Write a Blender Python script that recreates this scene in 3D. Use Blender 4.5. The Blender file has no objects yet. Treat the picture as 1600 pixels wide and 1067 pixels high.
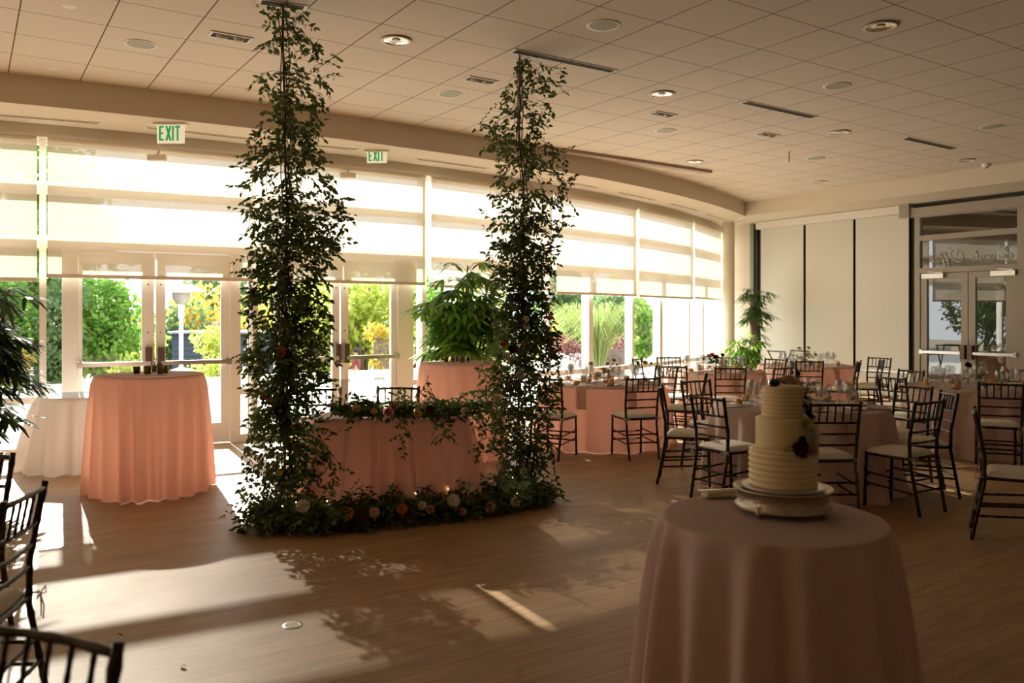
import bpy, math, random
from mathutils import Vector, Matrix, Euler
random.seed(7)
R = math.radians
PI = math.pi
# ---------------------------------------------------------------- camera model
F = 1295.0; HY = 493.5; EYE = 1.6; YAW = R(33.46)
SY, CY = math.sin(YAW), math.cos(YAW)
def C(l, d):                       # camera-frame metres (right, ahead) -> world x, y
    return (d*SY + l*CY, d*CY - l*SY)
def cam_of(x, y):
    return (x*CY - y*SY, x*SY + y*CY)
def atz(px, py, z):                # where a sight line meets the level z
    d = (EYE - z)*F/(py - HY)
    x, y = C((px-800)/F*d, d)
    return Vector((x, y, z))
def atd(px, py, d):                # a point at distance d
    x, y = C((px-800)/F*d, d)
    return Vector((x, y, EYE-(py-HY)/F*d))
def dirw(phi):                     # camera-frame heading -> world unit vector
    a = R(phi)
    return Vector((math.sin(a)*SY + math.cos(a)*CY, math.sin(a)*CY - math.cos(a)*SY, 0))
def heading(phi):
    v = dirw(phi)
    return math.atan2(v.y, v.x) - PI/2
CEIL = 4.08; SOF = 3.775; HEAD = 3.63
col = bpy.context.scene.collection
# ---------------------------------------------------------------- mesh builder
class MB:
    def __init__(s): s.v = []; s.f = []; s.sm = []
    def add(s, vs, fs, smooth=False):
        o = len(s.v); s.v += [tuple(p) for p in vs]
        for f in fs: s.f.append(tuple(i+o for i in f)); s.sm.append(smooth)
    def box(s, c, size, rz=0.0, M=None):
        x, y, z = size[0]/2, size[1]/2, size[2]/2
        P = [Vector((a, b, d)) for a in (-x, x) for b in (-y, y) for d in (-z, z)]
        if M is None: M = Matrix.Rotation(rz, 3, 'Z')
        c = Vector(c)
        P = [M @ p + c for p in P]
        s.add(P, [(0,1,3,2), (4,6,7,5), (0,4,5,1), (2,3,7,6), (0,2,6,4), (1,5,7,3)])
    def rbox(s, c, size, b=0.01, rz=0.0):     # box with chamfered plan corners and top edge
        x, y, z = size[0]/2, size[1]/2, size[2]/2
        def ring(i, zz):
            X, Y = x-i, y-i
            return [(-X+b, -Y, zz), (X-b, -Y, zz), (X, -Y+b, zz), (X, Y-b, zz), (X-b, Y, zz), (-X+b, Y, zz), (-X, Y-b, zz), (-X, -Y+b, zz)]
        M = Matrix.Rotation(rz, 3, 'Z'); c = Vector(c)
        rings = [ring(b*.6, -z), ring(0, -z+b), ring(0, z-b), ring(b*.6, z)]
        P = [M @ Vector(p) + c for r in rings for p in r]
        f = [tuple(range(7, -1, -1)), tuple(range(24, 32))]
        for k in range(3):
            for i in range(8):
                j = (i+1) % 8; f.append((k*8+i, k*8+j, k*8+8+j, k*8+8+i))
        s.add(P, f)
    def bar(s, a, b, w, h):                  # rectangular bar between two points (h along z when level)
        a, b = Vector(a), Vector(b); d = b-a; L = d.length
        y = d.normalized(); up = Vector((0, 0, 1))
        if abs(y.z) > .95: up = Vector((1, 0, 0))
        x = y.cross(up).normalized(); z = x.cross(y)
        M = Matrix((x, y, z)).transposed()
        s.box((a+b)/2, (w, L, h), M=M)
    def tube(s, pts, rad, n=8, cap=True, smooth=True):
        pts = [Vector(p) for p in pts]
        if not isinstance(rad, (list, tuple)): rad = [rad]*len(pts)
        vs = []; prev = None
        for i, p in enumerate(pts):
            t = (pts[min(i+1, len(pts)-1)] - pts[max(i-1, 0)])
            t = t.normalized() if t.length > 1e-9 else Vector((0, 0, 1))
            if prev is None:
                a = Vector((1, 0, 0)) if abs(t.x) < .8 else Vector((0, 1, 0))
                u = t.cross(a).normalized()
            else:
                u = (prev - t*prev.dot(t))
                u = u.normalized() if u.length > 1e-6 else t.orthogonal().normalized()
            prev = u; w = t.cross(u)
            for k in range(n):
                a = 2*PI*k/n
                vs.append(p + (u*math.cos(a) + w*math.sin(a))*rad[i])
        fs = []
        for i in range(len(pts)-1):
            for k in range(n):
                j = (k+1) % n
                fs.append((i*n+k, i*n+j, (i+1)*n+j, (i+1)*n+k))
        if cap:
            fs.append(tuple(range(n-1, -1, -1))); o = (len(pts)-1)*n
            fs.append(tuple(range(o, o+n)))
        s.add(vs, fs, smooth)
    def lathe(s, prof, n=24, c=(0, 0, 0), smooth=True, capb=False, capt=False):
        vs = []
        for r, z in prof:
            for k in range(n):
                a = 2*PI*k/n; vs.append((c[0]+r*math.cos(a), c[1]+r*math.sin(a), c[2]+z))
        fs = []
        for i in range(len(prof)-1):
            for k in range(n):
                j = (k+1) % n; fs.append((i*n+k, i*n+j, (i+1)*n+j, (i+1)*n+k))
        if capb: fs.append(tuple(range(n-1, -1, -1)))
        if capt: o = (len(prof)-1)*n; fs.append(tuple(range(o, o+n)))
        s.add(vs, fs, smooth)
    def quad(s, a, b, c, d): s.add([a, b, c, d], [(0, 1, 2, 3)])
    def prism(s, poly, z0, z1):
        n = len(poly)
        vs = [(p[0], p[1], z0) for p in poly] + [(p[0], p[1], z1) for p in poly]
        fs = [tuple(range(n-1, -1, -1)), tuple(range(n, 2*n))]
        for i in range(n):
            j = (i+1) % n; fs.append((i, j, n+j, n+i))
        s.add(vs, fs)
    def leaf(s, p, d, L, w, up=None, fold=.14, curl=.15):   # pointed oval leaf, folded on its midrib
        p = Vector(p); d = Vector(d).normalized()
        if up is None: up = Vector((random.uniform(-1, 1), random.uniform(-1, 1), random.uniform(-.2, 1)))
        x = d.cross(up)
        if x.length < 1e-3: x = d.orthogonal()
        x.normalize(); z = x.cross(d)
        m = p + d*L*.5 - z*L*curl*.3; tip = p + d*L - z*L*curl
        a = p + d*L*.38; h = z*w*fold
        w *= 1.12; s.add([p, a + x*w*.5 + h, p+d*L*.75 + x*w*.33 + h - z*L*curl*.6, tip, p+d*L*.75 - x*w*.33 + h - z*L*curl*.6, a - x*w*.5 + h, m],
              [(0, 6, 1), (1, 6, 2), (2, 6, 3), (0, 5, 6), (5, 4, 6), (4, 3, 6)], True)
    def strap(s, p, d, L, w, droop=.5, seg=3):               # long strap leaflet that droops
        p = Vector(p); d = Vector(d).normalized()
        up = Vector((0, 0, 1)); x = d.cross(up)
        if x.length < 1e-3: x = Vector((1, 0, 0))
        x.normalize(); vs = []; q = p.copy(); dd = d.copy()
        for i in range(seg+1):
            t = i/seg; ww = w*(.35, .95, 1, .35)[min(3, int(t*3+.01))]*.5
            vs += [q - x*ww, q + x*ww]
            dd = (dd - Vector((0, 0, 1))*droop/seg).normalized()
            q = q + dd*L/seg
        s.add(vs, [(2*i, 2*i+1, 2*i+3, 2*i+2) for i in range(seg)], True)
    def build(s, name, mt=None, parent=None, loc=(0, 0, 0), rz=0):
        me = bpy.data.meshes.new(name)
        me.from_pydata(s.v, [], s.f)
        me.polygons.foreach_set('use_smooth', s.sm)
        me.update()
        if mt: me.materials.append(mt)
        o = bpy.data.objects.new(name, me); col.objects.link(o)
        o.location = loc; o.rotation_euler = (0, 0, rz)
        if parent: o.parent = parent
        return o
def tag(o, label=None, cat=None, group=None, kind=None):
    if label: o['label'] = label
    if cat: o['category'] = cat
    if group: o['group'] = group
    if kind: o['kind'] = kind
    return o
def empty(name, loc=(0, 0, 0), rz=0, label=None, cat=None, group=None):
    o = bpy.data.objects.new(name, None); col.objects.link(o)
    o.location = loc; o.rotation_euler = (0, 0, rz); o.empty_display_size = .1
    return tag(o, label, cat, group)
def kids(o): return [c for c in bpy.data.objects if c.parent == o]
def clone(o, parent=None, tree=None):
    c = o.copy(); col.objects.link(c); c.parent = parent
    for ch in (tree[o.name] if tree and o.name in tree else []):
        clone(ch, c, tree)
    return c
def tree_of(o, t=None):
    t = {} if t is None else t
    t[o.name] = kids(o)
    for k in t[o.name]: tree_of(k, t)
    return t
def struct(mb, name, mt, parent=None):
    o = mb.build(name, mt, parent)
    if not parent: o['kind'] = 'structure'
    return o
# ---------------------------------------------------------------- materials
def mat(name, color, rough=.6, metal=0.0, var=0.0, vscale=8.0, bump=0.0, bscale=60.0, transl=0.0, tcol=None, island=None, spec=.5, sheen=0.0):
    m = bpy.data.materials.new(name); m.use_nodes = True
    N = m.node_tree.nodes; L = m.node_tree.links
    b = N['Principled BSDF']; out = N['Material Output']
    b.inputs['Base Color'].default_value = (*color, 1); b.inputs['Roughness'].default_value = rough
    b.inputs['Metallic'].default_value = metal; b.inputs['Specular IOR Level'].default_value = spec
    if sheen: b.inputs['Sheen Weight'].default_value = sheen
    src = None
    tc = N.new('ShaderNodeTexCoord')
    if island:
        g = N.new('ShaderNodeNewGeometry'); r = N.new('ShaderNodeValToRGB')
        L.new(g.outputs['Random Per Island'], r.inputs[0])
        els = r.color_ramp.elements
        for i, c in enumerate(island):
            if i < 2: e = els[i]; e.position = i/(len(island)-1)
            else: e = els.new(i/(len(island)-1))
        for i, c in enumerate(island):
            els[i].position = i/(len(island)-1); els[i].color = (*c, 1)
        L.new(r.outputs[0], b.inputs['Base Color']); src = r.outputs[0]
    elif var:
        n = N.new('ShaderNodeTexNoise'); n.inputs['Scale'].default_value = vscale; n.inputs['Detail'].default_value = 4
        L.new(tc.outputs['Object'], n.inputs['Vector'])
        mx = N.new('ShaderNodeMix'); mx.data_type = 'RGBA'
        mx.inputs['A'].default_value = (*[c*(1-var) for c in color], 1); mx.inputs['B'].default_value = (*[min(1, c*(1+var)) for c in color], 1)
        L.new(n.outputs['Fac'], mx.inputs['Factor']); L.new(mx.outputs['Result'], b.inputs['Base Color']); src = mx.outputs['Result']
    if bump:
        n = N.new('ShaderNodeTexNoise'); n.inputs['Scale'].default_value = bscale; n.inputs['Detail'].default_value = 3
        L.new(tc.outputs['Object'], n.inputs['Vector'])
        bp = N.new('ShaderNodeBump'); bp.inputs['Strength'].default_value = bump; bp.inputs['Distance'].default_value = .01
        L.new(n.outputs['Fac'], bp.inputs['Height']); L.new(bp.outputs[0], b.inputs['Normal'])
    if transl:
        t = N.new('ShaderNodeBsdfTranslucent'); t.inputs[0].default_value = (*(tcol or color), 1)
        if src and not tcol: L.new(src, t.inputs[0])
        mx = N.new('ShaderNodeMixShader'); mx.inputs[0].default_value = transl
        L.new(b.outputs[0], mx.inputs[1]); L.new(t.outputs[0], mx.inputs[2]); L.new(mx.outputs[0], out.inputs[0])
    return m
def glassmat(name, tint=(1, 1, 1), refl=.04, rough=0.0, edge=.9):
    m = bpy.data.materials.new(name); m.use_nodes = True
    N = m.node_tree.nodes; L = m.node_tree.links; N.remove(N['Principled BSDF'])
    t = N.new('ShaderNodeBsdfTransparent'); t.inputs[0].default_value = (*tint, 1)
    g = N.new('ShaderNodeBsdfGlossy'); g.inputs['Roughness'].default_value = rough
    lw = N.new('ShaderNodeLayerWeight'); lw.inputs['Blend'].default_value = .5
    mr = N.new('ShaderNodeMapRange'); mr.inputs['From Min'].default_value = .1; mr.inputs['From Max'].default_value = 1.0
    mr.inputs['To Min'].default_value = refl; mr.inputs['To Max'].default_value = edge
    pw = N.new('ShaderNodeMath'); pw.operation = 'POWER'; pw.inputs[1].default_value = 2.2
    L.new(lw.outputs['Facing'], pw.inputs[0]); L.new(pw.outputs[0], mr.inputs['Value'])
    mx = N.new('ShaderNodeMixShader')
    L.new(mr.outputs[0], mx.inputs[0]); L.new(t.outputs[0], mx.inputs[1]); L.new(g.outputs[0], mx.inputs[2])
    L.new(mx.outputs[0], N['Material Output'].inputs[0])
    return m
def emis(name, color, s):
    m = bpy.data.materials.new(name); m.use_nodes = True
    b = m.node_tree.nodes['Principled BSDF']; b.inputs['Base Color'].default_value = (*color, 1)
    b.inputs['Emission Color'].default_value = (*color, 1); b.inputs['Emission Strength'].default_value = s
    return m
def floor_mat():
    m = bpy.data.materials.new('wood_floor'); m.use_nodes = True
    N = m.node_tree.nodes; L = m.node_tree.links; b = N['Principled BSDF']
    tc = N.new('ShaderNodeTexCoord')
    br = N.new('ShaderNodeTexBrick'); br.offset = .37; br.offset_frequency = 2
    br.inputs['Scale'].default_value = 1; br.inputs['Brick Width'].default_value = 1.7; br.inputs['Row Height'].default_value = .115
    br.inputs['Mortar Size'].default_value = .0012; br.inputs['Mortar Smooth'].default_value = .3
    br.inputs['Color1'].default_value = (.39, .235, .11, 1); br.inputs['Color2'].default_value = (.325, .188, .085, 1); br.inputs['Mortar'].default_value = (.13, .07, .03, 1)
    L.new(tc.outputs['Object'], br.inputs['Vector'])
    mp = N.new('ShaderNodeMapping'); mp.inputs['Scale'].default_value = (1.2, 16, 1); L.new(tc.outputs['Object'], mp.inputs[0])
    n = N.new('ShaderNodeTexNoise'); n.inputs['Scale'].default_value = 2.2; n.inputs['Detail'].default_value = 6; L.new(mp.outputs[0], n.inputs['Vector'])
    mr = N.new('ShaderNodeMapRange'); mr.inputs['From Min'].default_value = .3; mr.inputs['From Max'].default_value = .7
    mr.inputs['To Min'].default_value = .72; mr.inputs['To Max'].default_value = 1.2; L.new(n.outputs['Fac'], mr.inputs['Value'])
    hs = N.new('ShaderNodeHueSaturation'); L.new(br.outputs['Color'], hs.inputs['Color']); L.new(mr.outputs[0], hs.inputs['Value'])
    L.new(hs.outputs[0], b.inputs['Base Color'])
    n2 = N.new('ShaderNodeTexNoise'); n2.inputs['Scale'].default_value = 1.3; n2.inputs['Detail'].default_value = 5; L.new(tc.outputs['Object'], n2.inputs['Vector'])
    r2 = N.new('ShaderNodeMapRange'); r2.inputs['To Min'].default_value = .40; r2.inputs['To Max'].default_value = .58; L.new(n2.outputs['Fac'], r2.inputs['Value'])
    L.new(r2.outputs[0], b.inputs['Roughness'])
    b.inputs['Specular IOR Level'].default_value = .4
    bp = N.new('ShaderNodeBump'); bp.inputs['Strength'].default_value = .25; bp.inputs['Distance'].default_value = .004
    L.new(n.outputs['Fac'], bp.inputs['Height']); L.new(bp.outputs[0], b.inputs['Normal'])
    return m
def ceil_mat():
    m = bpy.data.materials.new('ceiling_tiles'); m.use_nodes = True
    N = m.node_tree.nodes; L = m.node_tree.links; b = N['Principled BSDF']
    tc = N.new('ShaderNodeTexCoord'); sx = N.new('ShaderNodeSeparateXYZ'); L.new(tc.outputs['Object'], sx.inputs[0])
    T = 2.48/3.84157
    def line(o, size, off, half):
        a = N.new('ShaderNodeMath'); a.operation = 'ADD'; a.inputs[1].default_value = -off + 100*size; L.new(o, a.inputs[0])
        d = N.new('ShaderNodeMath'); d.operation = 'DIVIDE'; d.inputs[1].default_value = size; L.new(a.outputs[0], d.inputs[0])
        f = N.new('ShaderNodeMath'); f.operation = 'FRACT'; L.new(d.outputs[0], f.inputs[0])
        p = N.new('ShaderNodeMath'); p.operation = 'PINGPONG'; p.inputs[1].default_value = .5; L.new(f.outputs[0], p.inputs[0])
        c = N.new('ShaderNodeMath'); c.operation = 'LESS_THAN'; c.inputs[1].default_value = half/size; L.new(p.outputs[0], c.inputs[0])
        return c.outputs[0]
    a = line(sx.outputs['X'], T, .57867793*T, .0055); c = line(sx.outputs['Y'], T*1.02978, 11.75781396*1.02978*T, .0045)
    mx = N.new('ShaderNodeMath'); mx.operation = 'MAXIMUM'; L.new(a, mx.inputs[0]); L.new(c, mx.inputs[1])
    n = N.new('ShaderNodeTexNoise'); n.inputs['Scale'].default_value = .9; L.new(tc.outputs['Object'], n.inputs['Vector'])
    base = N.new('ShaderNodeMix'); base.data_type = 'RGBA'; base.inputs['A'].default_value = (.66, .58, .48, 1); base.inputs['B'].default_value = (.72, .64, .54, 1)
    L.new(n.outputs['Fac'], base.inputs['Factor'])
    k = N.new('ShaderNodeMix'); k.data_type = 'RGBA'; k.inputs['B'].default_value = (.11, .07, .045, 1)
    L.new(mx.outputs[0], k.inputs['Factor']); L.new(base.outputs['Result'], k.inputs['A'])
    L.new(k.outputs['Result'], b.inputs['Base Color']); b.inputs['Roughness'].default_value = .85
    bp = N.new('ShaderNodeBump'); bp.inputs['Strength'].default_value = .4; bp.inputs['Distance'].default_value = .006; bp.invert = True
    L.new(mx.outputs[0], bp.inputs['Height']); L.new(bp.outputs[0], b.inputs['Normal'])
    return m
def shade_mat():
    m = bpy.data.materials.new('roller_shade_mesh'); m.use_nodes = True
    N = m.node_tree.nodes; L = m.node_tree.links; b = N['Principled BSDF']
    b.inputs['Base Color'].default_value = (.72, .63, .50, 1); b.inputs['Roughness'].default_value = .8
    t = N.new('ShaderNodeBsdfTranslucent'); t.inputs[0].default_value = (.74, .66, .54, 1)
    tr = N.new('ShaderNodeBsdfTransparent'); tr.inputs[0].default_value = (1, .97, .92, 1)
    m1 = N.new('ShaderNodeMixShader'); m1.inputs[0].default_value = .20
    m2 = N.new('ShaderNodeMixShader'); m2.inputs[0].default_value = .08
    L.new(b.outputs[0], m1.inputs[1]); L.new(t.outputs[0], m1.inputs[2]); L.new(m1.outputs[0], m2.inputs[1]); L.new(tr.outputs[0], m2.inputs[2])
    L.new(m2.outputs[0], N['Material Output'].inputs[0])
    return m
M = {}
M['floor'] = floor_mat(); M['ceil'] = ceil_mat(); M['shade'] = shade_mat()
M['paint'] = mat('beige_paint', (.68, .60, .47), .8, var=.03, vscale=2)
M['sofpaint'] = mat('soffit_paint', (.66, .58, .47), .8, var=.03, vscale=2)
M['frame'] = mat('window_frame', (.86, .83, .78), .4, var=.02)
M['hem'] = mat('hem_bar', (.80, .72, .62), .6, var=.02)
M['glass'] = glassmat('window_glass', (.93, .97, .96), .03)
M['dglass'] = glassmat('corridor_glass', (.62, .66, .60), .16)
M['gob'] = glassmat('drinking_glass', (.90, .90, .89), .20, .02, .95)
M['blind'] = mat('white_blind', (.66, .65, .57), .28, var=.02)
M['dark'] = mat('black_gap', (.012, .011, .01), .5, var=.1)
M['dframe'] = mat('taupe_door_frame', (.36, .31, .25), .4, var=.04)
M['steel'] = mat('brushed_steel', (.55, .53, .50), .3, 1.0, var=.06, vscale=30)
M['bronze'] = mat('bronze_latch', (.12, .075, .05), .4, .5, var=.1)
M['vent'] = mat('vent_white', (.78, .73, .66), .5, var=.02)
M['slot'] = mat('vent_slot', (.02, .015, .01), .8, var=.1)
M['spk'] = mat('speaker_grille', (.40, .40, .32), .7, var=.1, vscale=200)
M['chrome'] = mat('chrome_reflector', (.75, .72, .68), .12, 1.0, var=.04)
M['lamp'] = mat('frosted_bulb', (.85, .8, .7), .4, var=.03)
M['screen'] = mat('screen_housing', (.42, .31, .25), .6, var=.03)
def cloth(name, c, tc, tr): return mat(name, c, .85, var=.05, vscale=3, transl=tr, tcol=tc, bump=.08, bscale=350, spec=.2)
M['blush'] = cloth('blush_cloth', (.74, .57, .52), (.90, .66, .56), .36)
M['peach'] = cloth('peach_cloth', (.74, .53, .45), (.94, .63, .52), .44)  # same blush linen, with the warm glow of backlight put into its colour
M['white'] = cloth('white_cloth', (.78, .74, .72), (.95, .86, .80), .35)
M['napkin'] = cloth('linen_napkin', (.60, .49, .37), (.8, .66, .5), .2)
M['wood'] = mat('chair_wood', (.020, .0085, .0065), .26, var=.3, vscale=20, bump=.05)
M['cush'] = mat('ivory_cushion', (.70, .63, .52), .8, var=.04, bump=.15, bscale=30)
M['icing'] = mat('ivory_buttercream', (.80, .64, .36), .5, var=.03, vscale=15)
M['silver'] = mat('aged_silver', (.46, .40, .31), .34, 1.0, var=.25, vscale=60, bump=.5, bscale=90)
M['board'] = mat('cake_board', (.62, .60, .58), .3, .4, var=.05)
M['bread'] = mat('bread_crust', (.60, .29, .07), .5, var=.2, vscale=20, bump=.2)
M['plate'] = mat('white_plate', (.80, .78, .74), .2, var=.02)
M['candle'] = mat('candle_wax', (.85, .74, .5), .5, var=.03, transl=.3)
M['amber'] = glassmat('amber_glass', (.82, .62, .40), .12)
M['votive'] = glassmat('smoked_glass', (.62, .50, .44), .15)
M['leaf'] = mat('smilax_leaf', (.05, .09, .03), .5, transl=.32, spec=.35, island=[(.045, .08, .022), (.10, .15, .035), (.15, .21, .05), (.065, .085, .03)])
M['leaf2'] = mat('light_leaf', (.08, .13, .04), .5, transl=.4, spec=.35, island=[(.05, .09, .025), (.10, .15, .04), (.14, .17, .055)])
M['fern'] = mat('fern_leaf', (.05, .07, .03), .6, transl=.3, island=[(.03, .045, .02), (.06, .075, .03)])
M['stem'] = mat('brown_stem', (.09, .055, .03), .7, var=.3)
M['rope'] = mat('brown_rope', (.14, .085, .05), .9, var=.3, vscale=60, bump=.4)
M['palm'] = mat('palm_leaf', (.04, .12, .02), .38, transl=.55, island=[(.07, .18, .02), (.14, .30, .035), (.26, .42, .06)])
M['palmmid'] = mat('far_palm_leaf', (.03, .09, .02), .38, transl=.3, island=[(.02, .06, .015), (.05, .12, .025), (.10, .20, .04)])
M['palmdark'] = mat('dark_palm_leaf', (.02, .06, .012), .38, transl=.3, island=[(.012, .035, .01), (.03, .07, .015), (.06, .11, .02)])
M['cane'] = mat('fibrous_cane', (.13, .07, .035), .9, var=.5, vscale=40, bump=.6)
M['pot'] = mat('dark_planter', (.05, .04, .035), .5, var=.2)
def petal(n, c, t=None): return mat(n, c, .6, var=.12, vscale=40, transl=.3, tcol=t)
M['white_p'] = petal('ivory_petal', (.80, .74, .58)); M['pink_p'] = petal('pink_petal', (.72, .34, .28)); M['coral_p'] = petal('coral_petal', (.75, .25, .12))
M['mar_p'] = petal('burgundy_petal', (.05, .008, .012)); M['yel_p'] = petal('yellow_petal', (.78, .55, .14)); M['blush_p'] = petal('blush_petal', (.75, .48, .40))
M['navy_p'] = petal('navy_berry', (.012, .014, .035)); M['lime_p'] = petal('lime_petal', (.62, .62, .16))
M['concrete'] = mat('terrace_concrete', (.62, .61, .58), .85, var=.10, vscale=.6, bump=.1)
M['curb'] = mat('curb_concrete', (.52, .50, .45), .9, var=.15, vscale=3)
M['ground'] = mat('dry_ground', (.30, .26, .15), .95, var=.3, vscale=.7)
M['bark'] = mat('bark', (.12, .09, .06), .9, var=.3, vscale=10, bump=.5)
def fol(n, cs): return mat(n, cs[0], .6, transl=.6, island=cs)
M['f_green'] = fol('green_foliage', [(.10, .24, .04), (.18, .36, .06), (.32, .48, .10)])
M['f_lime'] = fol('lime_foliage', [(.34, .46, .08), (.50, .58, .12), (.66, .66, .20)])
M['f_dark'] = fol('dark_foliage', [(.08, .15, .06), (.13, .22, .09), (.20, .28, .10)])
M['f_yel'] = fol('yellow_foliage', [(.55, .42, .06), (.70, .52, .10), (.45, .38, .08)])
M['f_mar'] = fol('maroon_foliage', [(.16, .05, .06), (.30, .12, .12), (.40, .22, .20)])
M['grassy'] = fol('pampas_blades', [(.35, .45, .15), (.5, .58, .25), (.28, .40, .10)])
M['navy'] = mat('navy_siding', (.035, .05, .10), .7, var=.2, vscale=6)
M['wwall'] = mat('white_wall', (.75, .77, .78), .8, var=.03)
M['skin'] = mat('skin', (.55, .33, .24), .6, var=.05); M['hair'] = mat('black_hair', (.012, .01, .01), .5, var=.2)
M['redshirt'] = mat('red_shirt', (.22, .05, .045), .8, var=.1); M['suit'] = mat('dark_suit', (.03, .03, .04), .8, var=.1); M['shirt'] = mat('white_shirt', (.8, .8, .8), .8, var=.03)
M['galv'] = mat('galvanised_metal', (.66, .67, .68), .35, .6, var=.06)
M['corr'] = mat('corridor_wall', (.34, .29, .22), .8, var=.06)
M['green'] = emis('exit_green', (.01, .28, .07), .35)
M['acrylic'] = emis('exit_panel', (.72, .68, .50), .35)
M['fairy'] = emis('fairy_light', (1, .72, .35), 25)
M['cdl'] = emis('corridor_lamp', (1, .93, .8), 12)
M['script'] = mat('frosted_lettering', (.75, .72, .62), .6, var=.02)
M['box'] = mat('dark_box_planter', (.16, .13, .12), .7, var=.15)
M['blk'] = mat('black_screw', (.03, .025, .02), .5, var=.1)
# ---------------------------------------------------------------- room shell
WC = Vector((3.54, 32.83)); WR = 22.18         # window arc (centre is outdoors)
SC = Vector((3.55, 32.72)); SR = 23.05         # soffit front arc
RX = 15.45; BX = 14.2                          # right wall plane, bulkhead face
def arc(c, r, a): return Vector((c.x + r*math.cos(R(a)), c.y + r*math.sin(R(a))))
def ray_arc(px):
    x, y = C((px-800)/F, 1.0); d = Vector((x, y)); a = d.dot(d); b = -2*d.dot(WC); c = WC.dot(WC) - WR*WR
    return d*((-b - math.sqrt(b*b-4*a*c))/(2*a))
endang = math.degrees(math.atan2(-math.sqrt(WR**2-(RX-WC.x)**2), RX-WC.x))
mb = MB(); P = [(-8, -6), (RX+.1, -6)] + [(RX+.1, arc(WC, WR-.08, endang).y)]
for i in range(25):
    a = endang + (-121-endang)*i/24
    p = arc(WC, WR-.12, a); P.append((p.x, p.y))
mb.prism(P, -.12, 0); struct(mb, 'floor', M['floor'])
mb = MB(); P = [(-8.2, -6.2), (BX+.2, -6.2)] + [tuple(arc(SC, SR-.25, -62.2 + (-118+62.2)*i/30)) for i in range(31)]
mb.prism(P, CEIL, CEIL+.1); struct(mb, 'ceiling', M['ceil'])
# soffit along the window wall, bulkhead along the right wall, fascia over the shades
mb = MB(); n = 48; aS = -math.degrees(math.acos((BX+.05-SC.x)/SR)); P = []
for i in range(n+1):
    a = aS + (-118-aS)*i/n; p = arc(SC, SR, a); P.append((p.x, p.y))
P2 = []
for i in range(n+1):
    a = endang+2.2 + (-118-endang-2.2)*i/n; p = arc(WC, WR-.2, a); P2.append((p.x, p.y))
vs = [(x, y, SOF) for x, y in P] + [(x, y, SOF) for x, y in P2] + [(x, y, CEIL) for x, y in P]
fs = [(i, i+1, n+2+i, n+1+i) for i in range(n)] + [(2*n+2+i, 2*n+3+i, i+1, i) for i in range(n)]
mb.add(vs, fs)
mb.add([(BX+.04, P[0][1]-.02, SOF), (RX+.3, P[0][1]-.02, SOF), (RX+.3, P2[0][1]+.4, SOF), (P2[0][0], P2[0][1], SOF)], [(0, 1, 2, 3)])
struct(mb, 'trim_1', M['sofpaint'])
mb = MB(); mb.box(((BX+RX+.25)/2, 3.2, (SOF+CEIL)/2), (RX+.25-BX, 18.6, CEIL-SOF-.002)); struct(mb, 'trim_2', M['paint'])
mb = MB(); n = 60
for i in range(n):
    a0 = endang + (-118-endang)*i/n; a1 = endang + (-118-endang)*(i+1)/n
    p, q = arc(WC, WR+.05, a0), arc(WC, WR+.05, a1); p2, q2 = arc(WC, WR-.14, a0), arc(WC, WR-.14, a1)
    mb.add([(p.x, p.y, HEAD), (q.x, q.y, HEAD), (q.x, q.y, SOF+.01), (p.x, p.y, SOF+.01), (p2.x, p2.y, HEAD), (q2.x, q2.y, HEAD)], [(0, 1, 2, 3), (0, 1, 5, 4)])
struct(mb, 'trim_3', M['sofpaint'])
mb = MB(); n = 30   # roof slab over the window zone keeps light out of the ceiling void
mb.prism([(-8.2, -6.2), (RX+.3, -6.2), (RX+.3, 14.9)] + [tuple(arc(WC, WR-.1, endang + (-122-endang)*i/30)) for i in range(31)], CEIL+.12, CEIL+.3); struct(mb, 'trim_4', M['paint'])
mb = MB(); n = 40
for i in range(n):
    a0 = endang-.5 + (-118-endang)*i/n; a1 = endang-.5 + (-118-endang)*(i+1)/n
    p, q = arc(WC, WR-.13, a0), arc(WC, WR-.13, a1)
    mb.add([(p.x, p.y, SOF-.05), (q.x, q.y, SOF-.05), (q.x, q.y, CEIL+.3), (p.x, p.y, CEIL+.3)], [(0, 1, 2, 3)])
struct(mb, 'trim_5', M['paint'])
mb = MB(); mb.box((-8.1, 3, 2.1), (.2, 20, 4.3)); struct(mb, 'wall_left', M['paint'])
mb = MB(); mb.box((3.6, -6.1, 2.1), (24, .2, 4.3)); struct(mb, 'wall_back', M['paint'])
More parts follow.
